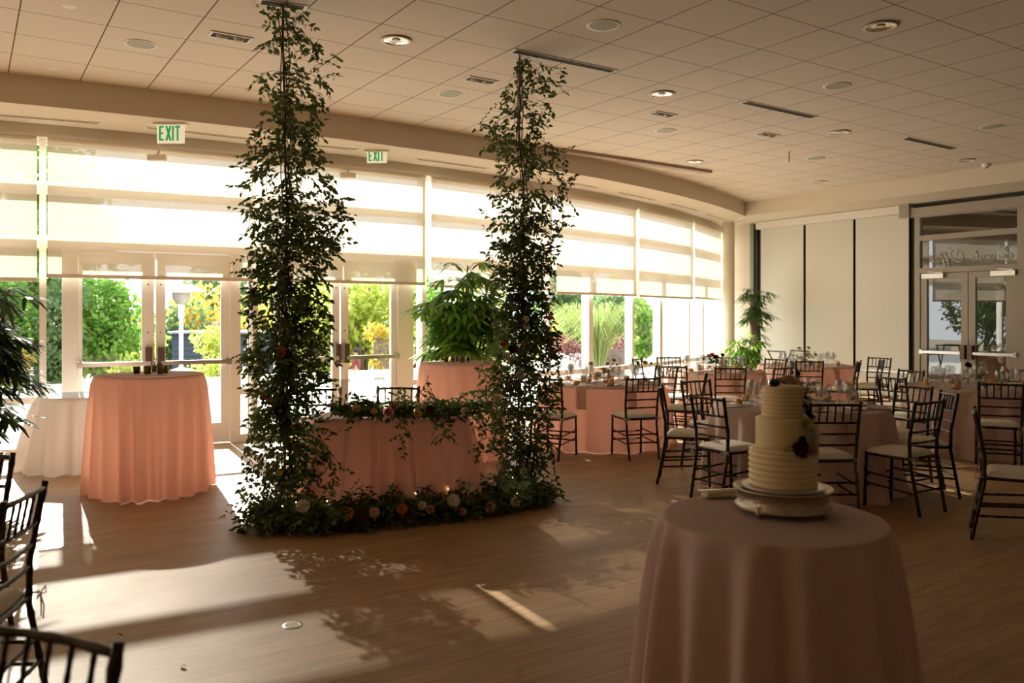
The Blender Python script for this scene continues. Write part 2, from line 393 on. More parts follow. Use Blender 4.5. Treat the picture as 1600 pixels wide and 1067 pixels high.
# ---------------------------------------------------------------- curved window wall
MUL = [-350, -150, 67, 398, 662, 858, 988, 1076]
MP = [arc(WC, WR, -109.6), arc(WC, WR, -103.4)] + [ray_arc(p) for p in MUL[2:]] + [arc(WC, WR, endang-.35)]
def on_bay(px, A, B):          # where a sight line crosses the bay plane, as a distance from A
    x, y = C((px-800)/F, 1.0); d = Vector((x, y)); e = (B-A).normalized()
    det = d.x*(-e.y) + d.y*e.x
    # t*d = A + s*e
    t = (A.x*(-e.y) + A.y*e.x)/det
    return (d*t - A).dot(e)
winno = 1; doorno = 1
lites = {3: [922], 4: [], }
for k in range(len(MP)-1):
    A, B = MP[k], MP[k+1]; e = (B-A).normalized(); L = (B-A).length
    nrm = Vector((-e.y, e.x))                       # outwards
    def p3(s, off, z): q = A + e*s + nrm*off; return Vector((q.x, q.y, z))
    ang = math.atan2(e.y, e.x)
    fr = MB()
    def vert(s, w, dep, z0, z1, off=.06): fr.box(p3(s, off, (z0+z1)/2), (w, dep, z1-z0), ang)
    def hor(s0, s1, z0, z1, dep=.10, off=.06): fr.box(p3((s0+s1)/2, off, (z0+z1)/2), (s1-s0, dep, z1-z0), ang)
    hor(0, L, 3.0, 3.14); hor(0, L, 2.38, 2.52); hor(0, L, 3.56, SOF)
    if k == 0 or k > 0: vert(0, .07, .16, 0, SOF)
    isdoor = k in (2, 3)
    root = empty('window_%d' % winno, p3(0, 0, 0)); root['kind'] = 'structure'; winno += 1
    panes = []
    if isdoor:
        pxs = {2: (97, 122, 129, 222, 242, 244, 259, 346, 360, 376), 3: (432, 447, 452, 521, 532.5, 534, 546, 613, 622, 646)}[k]
        s = [on_bay(p, A, B) for p in pxs]
        for a, b in ((s[0], s[1]), (s[8], s[9])): vert((a+b)/2, b-a, .12, 0, 2.4)
        panes += [(.035, s[0], .10, .60), (.035, s[0], .68, 2.38), (s[9], L-.035, .10, .60), (s[9], L-.035, .68, 2.38)]
        for a, b in ((0, s[0]), (s[9], L)): hor(a, b, 0, .10); hor(a, b, .60, .68)
        if k == 2: vert((s[9] + L)/2 + .02, .02, .05, .1, 2.38)
    else:
        mids = {1: [.5], 4: [.5], 5: [on_bay(922, A, B)/L], 6: [on_bay(1032, A, B)/L], 7: [.42]}.get(k, [.5])
        if k >= 4: vert(mids[0]*L, .12, .16, 0, 2.4)
        else: vert(mids[0]*L, .06, .12, 0, 2.4)
        hor(0, L, 0, .10); hor(0, L, .60, .68)
        for a, b in ((.035, mids[0]*L-.03), (mids[0]*L+.03, L-.035)):
            panes += [(a, b, .10, .60), (a, b, .68, 2.38)]
    panes += [(.035, L-.035, 2.52, 3.0), (.035, L-.035, 3.14, 3.56)]
    fo = fr.build('window_frame', M['frame'], root); fo.location = -root.location
    for a, b, z0, z1 in panes:
        g = MB(); g.quad(p3(a, .06, z0), p3(b, .06, z0), p3(b, .06, z1), p3(a, .06, z1))
        go = g.build('pane', M['glass'], root); go.location = -root.location
    # roller shade of the bay
    zb = {0: 2.0, 1: 2.01, 2: 2.055, 3: 2.06, 4: 2.03, 5: 1.985, 6: 1.975, 7: 1.99}[k]
    s0, s1 = .045, L-.045
    if k == 7: s1 = on_bay(1118.5, A, B)
    place = {0: 'beyond the left edge', 1: 'leftmost in view, behind the potted palm', 2: 'over the left double door',
             3: 'over the double door between both leafy columns', 4: 'above the tall potted palm', 5: 'immediately right of the right leafy column',
             6: 'second to the right of the right leafy column', 7: 'at the far right end, beside the round column'}[k]
    sh = empty('roller_shade', p3(0, -.12, zb), 0, 'pale mesh roller shade pulled halfway down, ' + place, 'roller shade', 'roller shades along the curved window wall')
    w = MB(); w.quad(p3(s0, -.12, zb), p3(s1, -.12, zb), p3(s1, -.12, HEAD-.01), p3(s0, -.12, HEAD-.01))
    o = w.build('fabric', M['shade'], sh); o.location = -sh.location
    w = MB(); w.bar(p3(s0, -.12, zb), p3(s1, -.12, zb), .022, .04)
    o = w.build('hem_bar', M['hem'], sh); o.location = -sh.location
    w = MB(); w.tube([p3(s0, -.12, HEAD-.03), p3(s1, -.12, HEAD-.03)], .028, 10)
    o = w.build('roller_tube', M['hem'], sh); o.location = -sh.location
    # door leaves
    if isdoor:
        for q, (a0, g0, g1, a1) in enumerate(((s[1], s[2], s[3], s[4]), (s[5], s[6], s[7], s[8]))):
            dr = empty('door_%d' % doorno, p3(a0, .06, 0)); dr['kind'] = 'structure'; doorno += 1
            f = MB()
            def fb(x0, x1, z0, z1): f.box(p3((x0+x1)/2, .06, (z0+z1)/2), (x1-x0, .05, z1-z0), ang)
            fb(a0+.004, g0, .01, 2.36); fb(g1, a1-.004, .01, 2.36); fb(g0, g1, .01, .26); fb(g0, g1, 2.22, 2.36)
            o = f.build('door_frame', M['frame'], dr); o.location = -dr.location
            f = MB(); f.quad(p3(g0, .06, .26), p3(g1, .06, .26), p3(g1, .06, 2.22), p3(g0, .06, 2.22))
            o = f.build('pane', M['glass'], dr); o.location = -dr.location
            f = MB(); x0, x1 = (a0+.02, a1-.05) if q == 0 else (a0+.05, a1-.02)
            f.bar(p3(x0, -.035, 1.03), p3(x1, -.035, 1.03), .05, .05)
            xe = x0 if q == 0 else x1
            f.bar(p3(xe-.03, 0, 1.03), p3(xe+.03, 0, 1.03), .08, .075)
            o = f.build('push_bar', M['steel'], dr); o.location = -dr.location
            f = MB(); xx = (g1+a1)/2 if q == 0 else (g0+a0)/2
            f.box(p3(xx, -.02, 1.09), (.075, .07, .26), ang); o = f.build('latch_case', M['bronze'], dr); o.location = -dr.location
            for zz in (.95+.45, 1.98):
                f = MB(); f.box(p3(xx, .03, zz), (.014, .014, .014), ang); o = f.build('bolt', M['blk'], dr); o.location = -dr.location
# round column at the end of the curve and the right wall
cp = atd(1138.5, 500, 19.3)
mb = MB(); mb.lathe([(.135, 0), (.135, SOF)], 24, (cp.x, cp.y, 0)); mb.build('round_column', M['paint']); tag(bpy.data.objects['round_column'], 'plain beige round column where curved window meets the right wall', 'column')
def rw(px, py=None, X=RX):        # on the right wall
    k = (px-800)/F; d = X/(SY + k*CY); y = d*CY - k*d*SY
    return (y, None if py is None else EYE-(py-HY)/F*d)
yJ0 = rw(1184)[0]; yJ1 = rw(1173)[0]
mb = MB(); yt = arc(WC, WR, endang).y
mb.box((RX+.1, (yJ1+yt+.3)/2, SOF/2), (.2, yt+.3-yJ1, SOF)); struct(mb, 'wall_right', M['paint'])
mb = MB(); ym = (yJ0+yJ1)/2
mb.box((RX+.03, (ym+yJ1)/2, SOF/2-.01), (.12, yJ1-ym, SOF-.02)); struct(mb, 'trim_6', mat('grey_green_jamb', (.25, .28, .24), .4, var=.05))
mb = MB(); mb.box((RX+.06, (ym+yJ0)/2, SOF/2-.01), (.12, ym-yJ0, SOF-.02)); mb.box((RX-.01, (rw(1187)[0]-6)/2+.0, SOF-.025), (.05, rw(1187)[0]+6, .03)); struct(mb, 'trim_7', M['dark'])
# white blinds of the right wall
bl = [(1190, 1258.2, 'leftmost, behind the far palm'), (1260.2, 1336, 'middle one, behind the farthest round table'), (1338, 1423, 'rightmost, beside the glass double door')]
for a, b, w_ in bl:
    y0, y1 = rw(b)[0], rw(a)[0]; x = RX-.04
    r = empty('wall_blind', (x, (y0+y1)/2, .486), 0, 'tall closed off-white blind on the right wall, ' + w_, 'blind', 'off-white blinds on the right wall')
    f = MB(); f.box((x, (y0+y1)/2, (.486+3.6)/2), (.012, y1-y0-.03, 3.6-.486)); o = f.build('fabric', M['blind'], r); o.location = -r.location
    f = MB(); f.box((x, (y0+y1)/2, .49), (.03, y1-y0-.03, .03)); o = f.build('hem_bar', M['steel'], r); o.location = -r.location
f = MB(); y0, y1 = rw(1420)[0], rw(1187)[0]; f.box((RX-.07, (y0+y1)/2, 3.685), (.14, y1-y0, .16)); o = f.build('blind_cassette', M['vent']); tag(o, 'long white head box above the three off-white wall blinds', 'blind cassette')
f = MB(); f.box((RX-.07, (rw(1414)[0]+rw(1426)[0])/2, 3.66), (.2, .2, .3)); y0 = rw(1700)[0]; y1 = rw(1424)[0]
f.box((RX-.06, (y0+y1)/2, 3.60), (.12, y1-y0, .17)); o = f.build('blind_cassette', M['dframe']); tag(o, 'raised blind head box with bracket above the glass double door', 'blind cassette')
mb = MB(); y0, y1 = rw(1426)[0], yJ0
mb.box((RX+.03, (y0+y1)/2, .24), (.08, y1-y0, .48)); struct(mb, 'trim_8', M['blind'])
f = MB(); f.box((RX+.05, (y0+y1)/2, 2.1), (.02, y1-y0, 3.3)); struct(f, 'trim_9', mat('glazing_backing', (.05, .055, .045), .15, var=.2, vscale=4))
# glass double door in the right wall
dw = empty('window_%d' % winno, (RX, rw(1432)[0], 0)); dw['kind'] = 'structure'
f = MB()
def ry(px): return rw(px)[0]
def rb(pa, pb, z0, z1, dep=.1, X=RX): f.box((X+.02, (ry(pa)+ry(pb))/2, (z0+z1)/2), (dep, abs(ry(pa)-ry(pb)), z1-z0))
rb(1430, 1438.5, 0, 3.52); rb(1590.5, 1606, 0, 3.52); rb(1430, 1760, 3.05, 3.15, .101); rb(1430, 1760, 2.42, 2.52, .102); rb(1430, 1760, 3.5, 3.6, .103); rb(1752, 1760, 0, 3.52)
rb(1600, 1760, 0, .1)
o = f.build('window_frame', M['dframe'], dw); o.location = -dw.location
for a, b, z0, z1 in ((1438.5, 1590.5, 2.52, 3.05), (1438.5, 1590.5, 3.15, 3.5), (1606, 1752, .1, 2.42), (1606, 1752, 2.52, 3.5)):
    f = MB(); f.quad((RX+.02, ry(a), z0), (RX+.02, ry(b), z0), (RX+.02, ry(b), z1), (RX+.02, ry(a), z1)); o = f.build('pane', M['dglass'], dw); o.location = -dw.location
for q, (a, g0, g1, b) in enumerate(((1439, 1448.5, 1502, 1512.6), (1513.8, 1524.5, 1572, 1590))):
    dr = empty('door_%d' % doorno, (RX, ry(a), 0)); dr['kind'] = 'structure'; doorno += 1
    f = MB(); rb(a, g0, .01, 2.41, .06); rb(g1, b, .01, 2.41, .06); rb(g0, g1, .01, .25, .06); rb(g0, g1, 2.30, 2.41, .06)
    o = f.build('door_frame', M['dframe'], dr); o.location = -dr.location
    f = MB(); f.quad((RX+.02, ry(g0), .25), (RX+.02, ry(g1), .25), (RX+.02, ry(g1), 2.3), (RX+.02, ry(g0), 2.3)); o = f.build('pane', M['dglass'], dr); o.location = -dr.location
    f = MB(); f.bar((RX-.06, ry(a+2), .91), (RX-.06, ry(b-2), .91), .05, .05); f.box((RX-.03, ry(a+2 if q == 0 else b-2), .91), (.07, .06, .08)); o = f.build('push_bar', M['steel'], dr); o.location = -dr.location
    f = MB(); f.box((RX-.05, ry((g1+b)/2 if q == 0 else (a+g0)/2), .93), (.1, .08, .26)); o = f.build('latch_case', M['bronze'], dr); o.location = -dr.location
    f = MB(); c_ = 1460 if q == 0 else 1570; f.box((RX-.05, ry(c_), 2.36), (.07, .42, .09)); f.bar((RX-.05, ry(c_+14), 2.42), (RX-.05, ry(c_-8), 2.44), .02, .015); o = f.build('door_closer', M['steel'], dr); o.location = -dr.location
# mirrored script lettering on the transom pane, drawn as thin strokes
def stroke(pts, r=.006, n=5):
    P_ = []
    for i in range(len(pts)-1):          # Catmull-Rom
        p0 = pts[max(i-1, 0)]; p1 = pts[i]; p2 = pts[i+1]; p3_ = pts[min(i+2, len(pts)-1)]
        for t_ in range(6):
            t = t_/6
            P_.append(tuple(.5*((2*p1[j]) + (-p0[j]+p2[j])*t + (2*p0[j]-5*p1[j]+4*p2[j]-p3_[j])*t*t + (-p0[j]+3*p1[j]-3*p2[j]+p3_[j])*t**3) for j in (0, 1)))
    P_.append(pts[-1]); return P_
GL = {  # letters in their own units (x right, y up, x height .4)
 'E': (1.0, [[(.85, .78), (.7, .95), (.45, .98), (.3, .8), (.38, .6), (.6, .53), (.3, .5), (.08, .3), (.12, .08), (.4, -.02), (.75, .1), (.9, .32)]]),
 'v': (.34, [[(0, .36), (.08, .4), (.12, .1), (.18, 0), (.3, .3), (.27, .4), (.36, .36)]]),
 'e': (.32, [[(0, .1), (.2, .26), (.18, .4), (.06, .34), (.04, .1), (.16, 0), (.34, .12)]]),
 'n': (.40, [[(0, .36), (.07, .4), (.05, 0)], [(.05, .1), (.2, .4), (.28, .34), (.26, .04), (.42, .1)]]),
 't': (.22, [[(.12, .78), (.05, .1), (.12, 0), (.24, .12)], [(-.02, .45), (.24, .47)]]),
 's': (.32, [[(0, .08), (.2, .4), (.24, .12), (.12, -.02), (.0, .06)]]),
 ' ': (.35, []),
 'O': (1.0, [[(.62, 1.0), (.25, .85), (.06, .45), (.2, .05), (.5, -.02), (.82, .3), (.86, .7), (.66, .98), (.42, .8), (.5, .5), (.75, .42)], [(.6, 1.1), (.9, 1.05), (1.0, 1.2)]]),
 'f': (.28, [[(0, .1), (.22, .5), (.24, .8), (.14, .75), (.1, .1), (.08, -.38), (.0, -.34), (.1, 0), (.3, .12)]]),
 'i': (.16, [[(.04, .38), (.03, .08), (.08, 0), (.18, .12)], [(.08, .55), (.1, .58)]]),
 'c': (.28, [[(.22, .34), (.1, .4), (.02, .15), (.12, 0), (.3, .12)]]),
}
lt = MB(); cx = 0
yS, yE = ry(1584), ry(1452); total = sum(GL[c][0]*1.05 for c in 'Events Office'); sc = (yE-yS)/total
for ch in 'Events Office':
    wd, sts = GL[ch]
    for st in sts:
        pp = stroke(st)
        lt.tube([(RX+.006, yS + (cx + x + y*.12)*sc, 2.62 + y*sc*.82) for x, y in pp], (.0068), 4)
    cx += wd*1.05
o = lt.build('lettering', M['script'], dw); o.location = -dw.location; o['label'] = 'white script lettering read from behind'
# corridor behind the glass doors
cb = MB(); cb.box((RX+2.0, 3, -.06), (3.8, 20, .1)); struct(cb, 'trim_10', M['corr'])
cb = MB(); cb.box((RX+3.7, 3, 2), (.1, 20, 4.1)); cb.box((RX+1.9, 3, 3.85), (3.7, 20, .1)); cb.box((RX+1.9, 11.6, 2), (3.7, .1, 4)); struct(cb, 'trim_11', M['corr'])
mb = MB(); mb.box((RX+.1, (-6+ry(1760))/2, SOF/2), (.2, ry(1760)+6, SOF)); struct(mb, 'wall_front', M['paint'])
f = MB(); f.lathe([(0, 0), (.11, 0), (.12, .02)], 20, smooth=False); o = f.build('ceiling_light', M['cdl'], None, (RX+1.5, 8.2, 3.76)); tag(o, 'lit round ceiling light seen through the glass above the right doors', 'ceiling light')
# baseboard band along window floor line
mb = MB(); mb.box((RX-.012, (ry(1426)+yJ0)/2, .05), (.02, yJ0-ry(1426), .1)); struct(mb, 'baseboard_right', M['vent'])
#__PART2__
# ---------------------------------------------------------------- ceiling fixtures
def cpos(px, py, z=CEIL):
    return atz(px, py, z)
where = {619: 'largest, left of the right leafy column', 1034: 'right of the long vent', 1376: 'near the upper right corner', 1311: 'above the far blinds, midway along the ceiling',
         1508: 'above the glass double door', 1280: 'lowest, over the farthest round table', 1085: 'beside the end of the long screen housing'}
def downlight(px, py):
    p = cpos(px, py)
    r = empty('recessed_downlight', p, 0, 'round chrome recessed downlight in the tiled ceiling, ' + where[px], 'downlight', 'round downlights')
    m = MB(); m.lathe([(.112, -.001), (.112, -.004), (.135, -.004), (.137, 0)], 28); m.build('trim_ring', M['vent'], r)
    m = MB(); m.lathe([(.112, -.003), (.10, .04), (.07, .09), (.0, .10)], 28); m.build('reflector', M['chrome'], r)
    m = MB(); m.lathe([(.0, .015), (.035, .02), (.04, .05), (.03, .09)], 12); m.build('bulb', M['lamp'], r)
for q in ((619, 62), (1034, 146), (1376, 40), (1311, 206), (1508, 250), (1280, 284), (1085, 252)): downlight(*q)
# the downlights sit in shallow housings proud of the ceiling underside by a hair, so cut no holes: lower them
for o in [o for o in bpy.data.objects if o.name.startswith('recessed_downlight')]: o.location.z = CEIL-.012
for o in bpy.data.objects:
    if o.parent and o.parent.name.startswith('recessed_downlight') and not o.name.startswith('trim_ring'): o.scale.z = .1; o.location.z = 0
sw = {220: 'left of the left leafy column', 943: 'above the long vent at top centre', 703: 'left of the top of the right leafy column', 1308: 'between the two vents at right', 1040: 'above the screen housing',
      1274: 'over the far blinds', 1550: 'at the far right edge'}
for px, py in ((220, 69), (943, 39), (703, 147), (1308, 134), (1040, 204), (1274, 247), (1550, 198)):
    p = cpos(px, py); r = empty('ceiling_speaker', p, 0, 'round flat ceiling speaker with grey-green grille, ' + sw[px], 'speaker', 'round ceiling speakers')
    m = MB(); m.lathe([(.122, -.006), (.14, -.008), (.145, 0)], 28); m.build('rim', M['vent'], r)
    m = MB(); m.lathe([(0, -.007), (.123, -.006)], 28); m.build('grille', M['spk'], r)
gw = {360: 'beside the left leafy column', 751: 'left of the right leafy column top', 1036: 'over the screen housing', 1199: 'farthest, above the palm'}
for px, py in ((360, 57), (751, 125), (1036, 178), (1199, 210)):
    p = cpos(px, py); r = empty('twin_spotlight', p, 0, 'white rectangular twin spotlight recessed in ceiling, ' + gw[px], 'spotlight', 'rectangular twin spotlights')
    m = MB()
    for a in (-1, 1):
        m.box((0, a*.07, -.005), (.36, .02, .012)); m.box((a*.17, 0, -.005), (.02, .12, .012))
    m.build('frame', M['vent'], r)
    m = MB(); m.box((0, 0, -.002), (.32, .12, .006)); m.build('recess', M['slot'], r)
    for a in (-.075, .075):
        m = MB(); m.lathe([(.0, -.03), (.035, -.03), (.05, -.004)], 16, (a, 0, 0)); m.build('lamp_head', M['spk'], r)
def vent(p, q, z, w, lab, name='linear_vent', nslot=2):
    p = atz(*p, z); q = atz(*q, z); c = (p+q)/2; L = (q-p).length; a = math.atan2(q.y-p.y, q.x-p.x)
    r = empty(name, c, a, lab, 'air vent', 'linear air vents')
    m = MB(); m.box((0, 0, -.004), (L, w, .008)); m.build('frame', M['vent'], r)
    for k in range(nslot):
        m = MB(); y = (k-(nslot-1)/2)*w*.42; m.box((0, y, -.008), (L-.06, w*.27, .008)); m.build('slot', M['slot'], r)
vent((800, 78), (961, 111), CEIL, .11, 'long twin-slot air vent above the right leafy column')
vent((1161, 158.5), (1272, 183), CEIL, .11, 'twin-slot ceiling vent right of centre')
vent((1413, 215), (1490, 232), CEIL, .11, 'twin-slot ceiling vent nearest the upper right corner')
vent((402, 1), (480, 12), CEIL, .11, 'twin-slot ceiling vent at the top of the left leafy column')
vl = [((-40, 176), (157, 192), 'at the far left'), ((226, 198), (394, 217), 'behind the left exit sign'), ((480, 226), (560, 233), 'between the two exit signs'), ((650, 247.5), (762, 263), 'left of the right leafy column'), ((868, 281), (935, 293), 'right of the right leafy column'),
      ((966, 300), (1024, 312.5), 'third from the round column'), ((1048, 318), (1090, 328.5), 'second from the round column'), ((1104, 334), (1134, 344), 'nearest the round column')]
for a, b, l in vl: vent(a, b, SOF, .055, 'thin slot air vent in the curved soffit, ' + l, nslot=1)
# retracted screen housing in the ceiling
p, q = atz(845, 228, CEIL), atz(1108, 267, CEIL); p.z -= .004; q.z -= .004
m = MB(); m.bar(p + Vector((0, 0, -.02)), q + Vector((0, 0, -.02)), .14, .045); o = m.build('screen_housing', M['screen']); tag(o, 'long slim brown screen housing in the ceiling behind the right leafy column', 'screen housing')
for px, py, l in ((108, 10, 'small round cover plate near the upper left corner'), (81, 107, 'small round cover plate above the left soffit'), (1245, 219, 'small round cover plate above the far blinds')):
    m = MB(); m.lathe([(0, -.006), (.05, -.006), (.06, 0)], 20); o = m.build('cover_plate', M['vent'], None, cpos(px, py) + Vector((0, 0, .003))); tag(o, l, 'cover plate')
r = empty('sprinkler', cpos(1233, 236) + Vector((0, 0, .003)), 0, 'tiny pendant sprinkler hanging from the ceiling over the far blinds', 'sprinkler')
m = MB(); m.tube([(0, 0, 0), (0, 0, -.17)], .008, 6); m.build('stem', M['rope'], r); m = MB(); m.lathe([(0, -.004), (.05, -.004), (.055, 0)], 12); m.build('flange', M['vent'], r)
r = empty('smoke_detector', cpos(1541, 256), 0, 'small white smoke detector on the ceiling above the glass doors', 'smoke detector')
m = MB(); m.lathe([(0, -.06), (.045, -.06), (.07, -.03), (.075, 0)], 20); m.build('detector_body', M['vent'], r)
m = MB(); m.lathe([(0, -.075), (.02, -.07), (.025, -.06)], 10); m.build('sensor', M['slot'], r)
# exit signs hanging below the soffit
def exit_sign(px, py, w_px, lab, cpx):
    d = {267: 9.35, 589: 10.9}[px]; p = atd(px, py, d)
    r = empty('exit_sign', p, heading(90) - 0.0, lab, 'exit sign', 'green exit signs')
    w = w_px/F*d; h = w*.72
    m = MB(); m.box((0, 0, 0), (w, .012, h)); m.build('panel', M['acrylic'], r)
    m = MB(); top = SOF - p.z
    m.box((0, 0, top-.012), (w*1.2, .09, .02)); m.build('mount', M['vent'], r)
    m = MB(); m.box((0, 0, (h/2+top)/2), (w*.9, .02, max(.01, top-h/2))); m.build('bracket', M['acrylic'], r)
    H = h*.74; t = H*.115; W_ = w*.15; g = MB(); y = -.008; x0 = -w*.385
    def seg(x, z, x2, z2): g.bar((x, y, z), (x2, y, z2), t, .006)
    def vb(x): g.box((x, y, 0), (t, .006, H))
    def hb(x, z, L): g.box((x, y, z), (L, .006, t))
    def diag(xa, xb):
        g.add([(xa-t*.6, y-.003, -H/2), (xa+t*.6, y-.003, -H/2), (xb+t*.6, y-.003, H/2), (xb-t*.6, y-.003, H/2)], [(0, 1, 2, 3)])
    vb(x0); hb(x0+W_*.45, H/2-t/2, W_*.9); hb(x0+W_*.4, 0, W_*.75); hb(x0+W_*.45, -H/2+t/2, W_*.9)
    xa = x0 + w*.235; diag(xa, xa+W_); diag(xa+W_, xa)
    xi = xa+W_+w*.085; vb(xi)
    xt = xi + w*.17; vb(xt); hb(xt, H/2-t/2, W_*1.25)
    g.build('lettering', M['green'], r)
exit_sign(267, 208.5, 43, 'clear panel exit sign with green letters, left of the left leafy column', 0)
exit_sign(589, 243.5, 31, 'clear panel exit sign with green letters, between the two leafy columns', 0)
for px, py, d, l in ((245, 243, 9.75, 'left'), (543, 271, 11.2, 'right')):
    p = atd(px, py, d); r = empty('door_sensor', p, heading(90), 'small white bracket-mounted box in front of the shades, the %s one of two' % l, 'sensor', 'bracket boxes over the doors')
    s = .11
    m = MB(); m.rbox((0, 0, -s*.25), (.21, .08, .07), .012); m.build('housing', M['vent'], r)
    m = MB(); m.tube([(0, 0, .0), (.02, .02, .06), (0, .04, HEAD+.02-p.z)], .014, 8); m.build('arm', M['vent'], r)
# ---------------------------------------------------------------- outdoors
mb = MB(); P = [arc(WC, WR+.1, endang-3 + (-123-endang)*i/30) for i in range(31)]
c0 = atz(-400, 619, 0); c1 = atz(30, 619, 0); c2 = atz(556, 592.5, 0); c2 = c1 + (c2-c1)*1.9
poly = [(p.x, p.y) for p in P] + [(c0.x-4, c0.y-2), (c1.x, c1.y), (c2.x, c2.y), (40, 24), (16, 12)]
mb.prism(poly, -.16, -.02); struct(mb, 'trim_12', M['concrete'])
mb = MB(); mb.prism([(-60, 9), (60, 9), (90, 110), (-90, 110)], -1.6, -1.5); struct(mb, 'trim_13', M['ground'])
mb = MB(); mb.bar(c0 + Vector((-3, -1.5, .02)), c1 + Vector((0, 0, .02)), .35, .36); mb.bar(c1 + Vector((0, 0, .02)), c2 + Vector((0, 0, .02)), .35, .36)
o = mb.build('low_curb_wall', M['curb']); tag(o, 'low weathered concrete curb along the outer edge of the terrace', 'curb')
def ico(n=0): return [Vector((random.gauss(0, 1), random.gauss(0, 1), random.gauss(0, 1))).normalized() for _ in range(n)]
def tree(px, d, zb, zt, rad, mt, lab, cat='tree', n=2600, ls=.17, group='trees beyond the terrace', name='leafy_tree', crown0=.35, blobs=9, lat=None):
    if lat is None: lat = (px-800)/F*d
    x, y = C(lat, d); H = zt-zb
    r = empty(name, (x, y, zb), 0, lab, cat, group)
    t = MB(); base = H*crown0
    top = [Vector((random.uniform(-.5, .5)*rad, random.uniform(-.5, .5)*rad, H*random.uniform(.6, .85))) for _ in range(5)]
    t.tube([(0, 0, 0), (rad*.03, 0, base*.6), (0, rad*.03, base)], [rad*.09, rad*.065, rad*.05], 7)
    for q in top: t.tube([(0, rad*.03, base), (q.x*.5, q.y*.5, base+(q.z-base)*.5), q], [rad*.045, rad*.03, rad*.01], 5)
    t.build('trunk', M['bark'], r)
    f = MB(); bl_ = []
    for k in range(blobs):
        a = random.uniform(0, 2*PI); rr = rad*random.uniform(.0, .62); z = base + (H-base)*random.uniform(.12, .85)
        bl_.append((Vector((rr*math.cos(a), rr*math.sin(a), z)), rad*random.uniform(.35, .55)))
    for k in range(n):
        c, br = random.choice(bl_); u = Vector((random.gauss(0, 1), random.gauss(0, 1), random.gauss(0, 1))).normalized()
        p = c + u*br*random.uniform(.55, 1.05); p.z = min(max(p.z, .02), H)
        f.leaf(p, u + Vector((random.uniform(-.7, .7), random.uniform(-.7, .7), random.uniform(-.9, .3))), ls*random.uniform(.7, 1.3), ls*.55)
    f.build('foliage', M[mt], r)
    return r
tree(-130, 19.0, -.2, 7.4, 2.6, 'f_green', 'tall green tree beyond the curb at the left edge, behind the blinds', n=7500, ls=.21, crown0=.08, blobs=20)
tree(-420, 19.0, -.2, 6.4, 2.6, 'f_green', 'green tree left of the frame, mirrored in the right door glass', n=6500, ls=.21, crown0=.06, blobs=18)
tree(12, 17.8, -.1, 2.9, 1.0, 'f_green', 'dense green shrub beyond the curb behind the left palm', 'shrub', n=4200, ls=.14, crown0=.04, blobs=14)
tree(86, 18.0, -.1, 2.6, .8, 'f_dark', 'dense green shrub in the narrow pane left of the door', 'shrub', n=3400, ls=.13, crown0=.04, blobs=12)
tree(60, 21.5, -.3, 7.6, 2.0, 'f_green', 'tall green tree beyond the curb behind the low white table', n=6500, ls=.22, crown0=.08, blobs=16)
tree(165, 19.5, -.2, 2.35, 1.15, 'f_green', 'round green shrub tree filling the left door leaf', n=3400, ls=.17, crown0=.05, blobs=12)
tree(205, 24, -.4, 2.1, 1.0, 'f_yel', 'yellowish shrub seen at the right of the left door leaf', 'shrub', n=900, ls=.15, crown0=.05)
tree(360, 44, -1.5, 4.4, 3.4, 'f_dark', 'dark green tree in the distance behind the patio heater', n=2400, ls=.36, crown0=.15)
tree(300, 36, -1.5, 2.9, 2.2, 'f_yel', 'yellow-green tree behind the navy building', n=2200, ls=.27, crown0=.1)
tree(262, 33, -1.5, 2.2, 1.5, 'f_dark', 'dark shrub left of the navy building', 'shrub', n=1500, ls=.25, crown0=.05)
tree(335, 27, -1.2, 1.2, .9, 'f_lime', 'lime green shrub overlapping the right end of the navy building', 'shrub', n=1500, ls=.14, crown0=.05)
tree(500, 30, -1.5, 3.6, 2.2, 'f_lime', 'lime green tree behind the left leafy column', n=2600, ls=.25, crown0=.1)
tree(425, 34, -1.5, 3.0, 2.0, 'f_yel', 'yellow-green tree seen through the left leafy column', n=2200, ls=.25, crown0=.1)
tree(572, 31, -1.5, 4.0, 2.3, 'f_lime', 'bright lime tree filling the right door glass', n=3200, ls=.24, crown0=.06, blobs=12)
tree(598, 25, -.2, 1.35, .55, 'f_yel', 'golden yellow bush above the dark planter', 'shrub', n=1300, ls=.11, crown0=.05)
tree(650, 33, -1.5, 3.5, 2.2, 'f_green', 'green tree behind the tall potted palm', n=2000, ls=.25, crown0=.1)
tree(742, 34, -1.5, 3.8, 2.4, 'f_lime', 'lime tree behind the right leafy column', n=2000, ls=.25, crown0=.1)
tree(876, 30, -.5, 3.6, 1.5, 'f_dark', 'small tree with bare forked trunk right of the right leafy column', n=1700, ls=.2, crown0=.55)
tree(905, 44, -1.0, 3.2, 3.2, 'f_dark', 'dark tree line behind the ornamental grass', n=2400, ls=.36, crown0=.1)
tree(885, 33, -.5, 1.3, 1.3, 'f_yel', 'golden shrub low behind the white planter', 'shrub', n=1200, ls=.17, crown0=.05)
tree(955, 36, -.5, 3.0, 1.7, 'f_dark', 'dark olive tree behind the maroon shrub', n=1800, ls=.27, crown0=.1)
tree(1004, 32, -.3, 3.0, .8, 'f_green', 'slim green tree seen in the third right window pane', n=1800, ls=.18, crown0=.05)
tree(985, 42, -.5, 3.6, 2.2, 'f_lime', 'pale green tree behind the slim tree', n=1600, ls=.3, crown0=.1)
tree(886, 22, .30, 1.05, .62, 'f_mar', 'pink and maroon shrub in the white planter', 'shrub', n=1500, ls=.075, crown0=.02)
tree(955, 20.5, .18, 1.12, .52, 'f_mar', 'dark maroon shrub behind the peach round table', 'shrub', n=1300, ls=.075, crown0=.02)
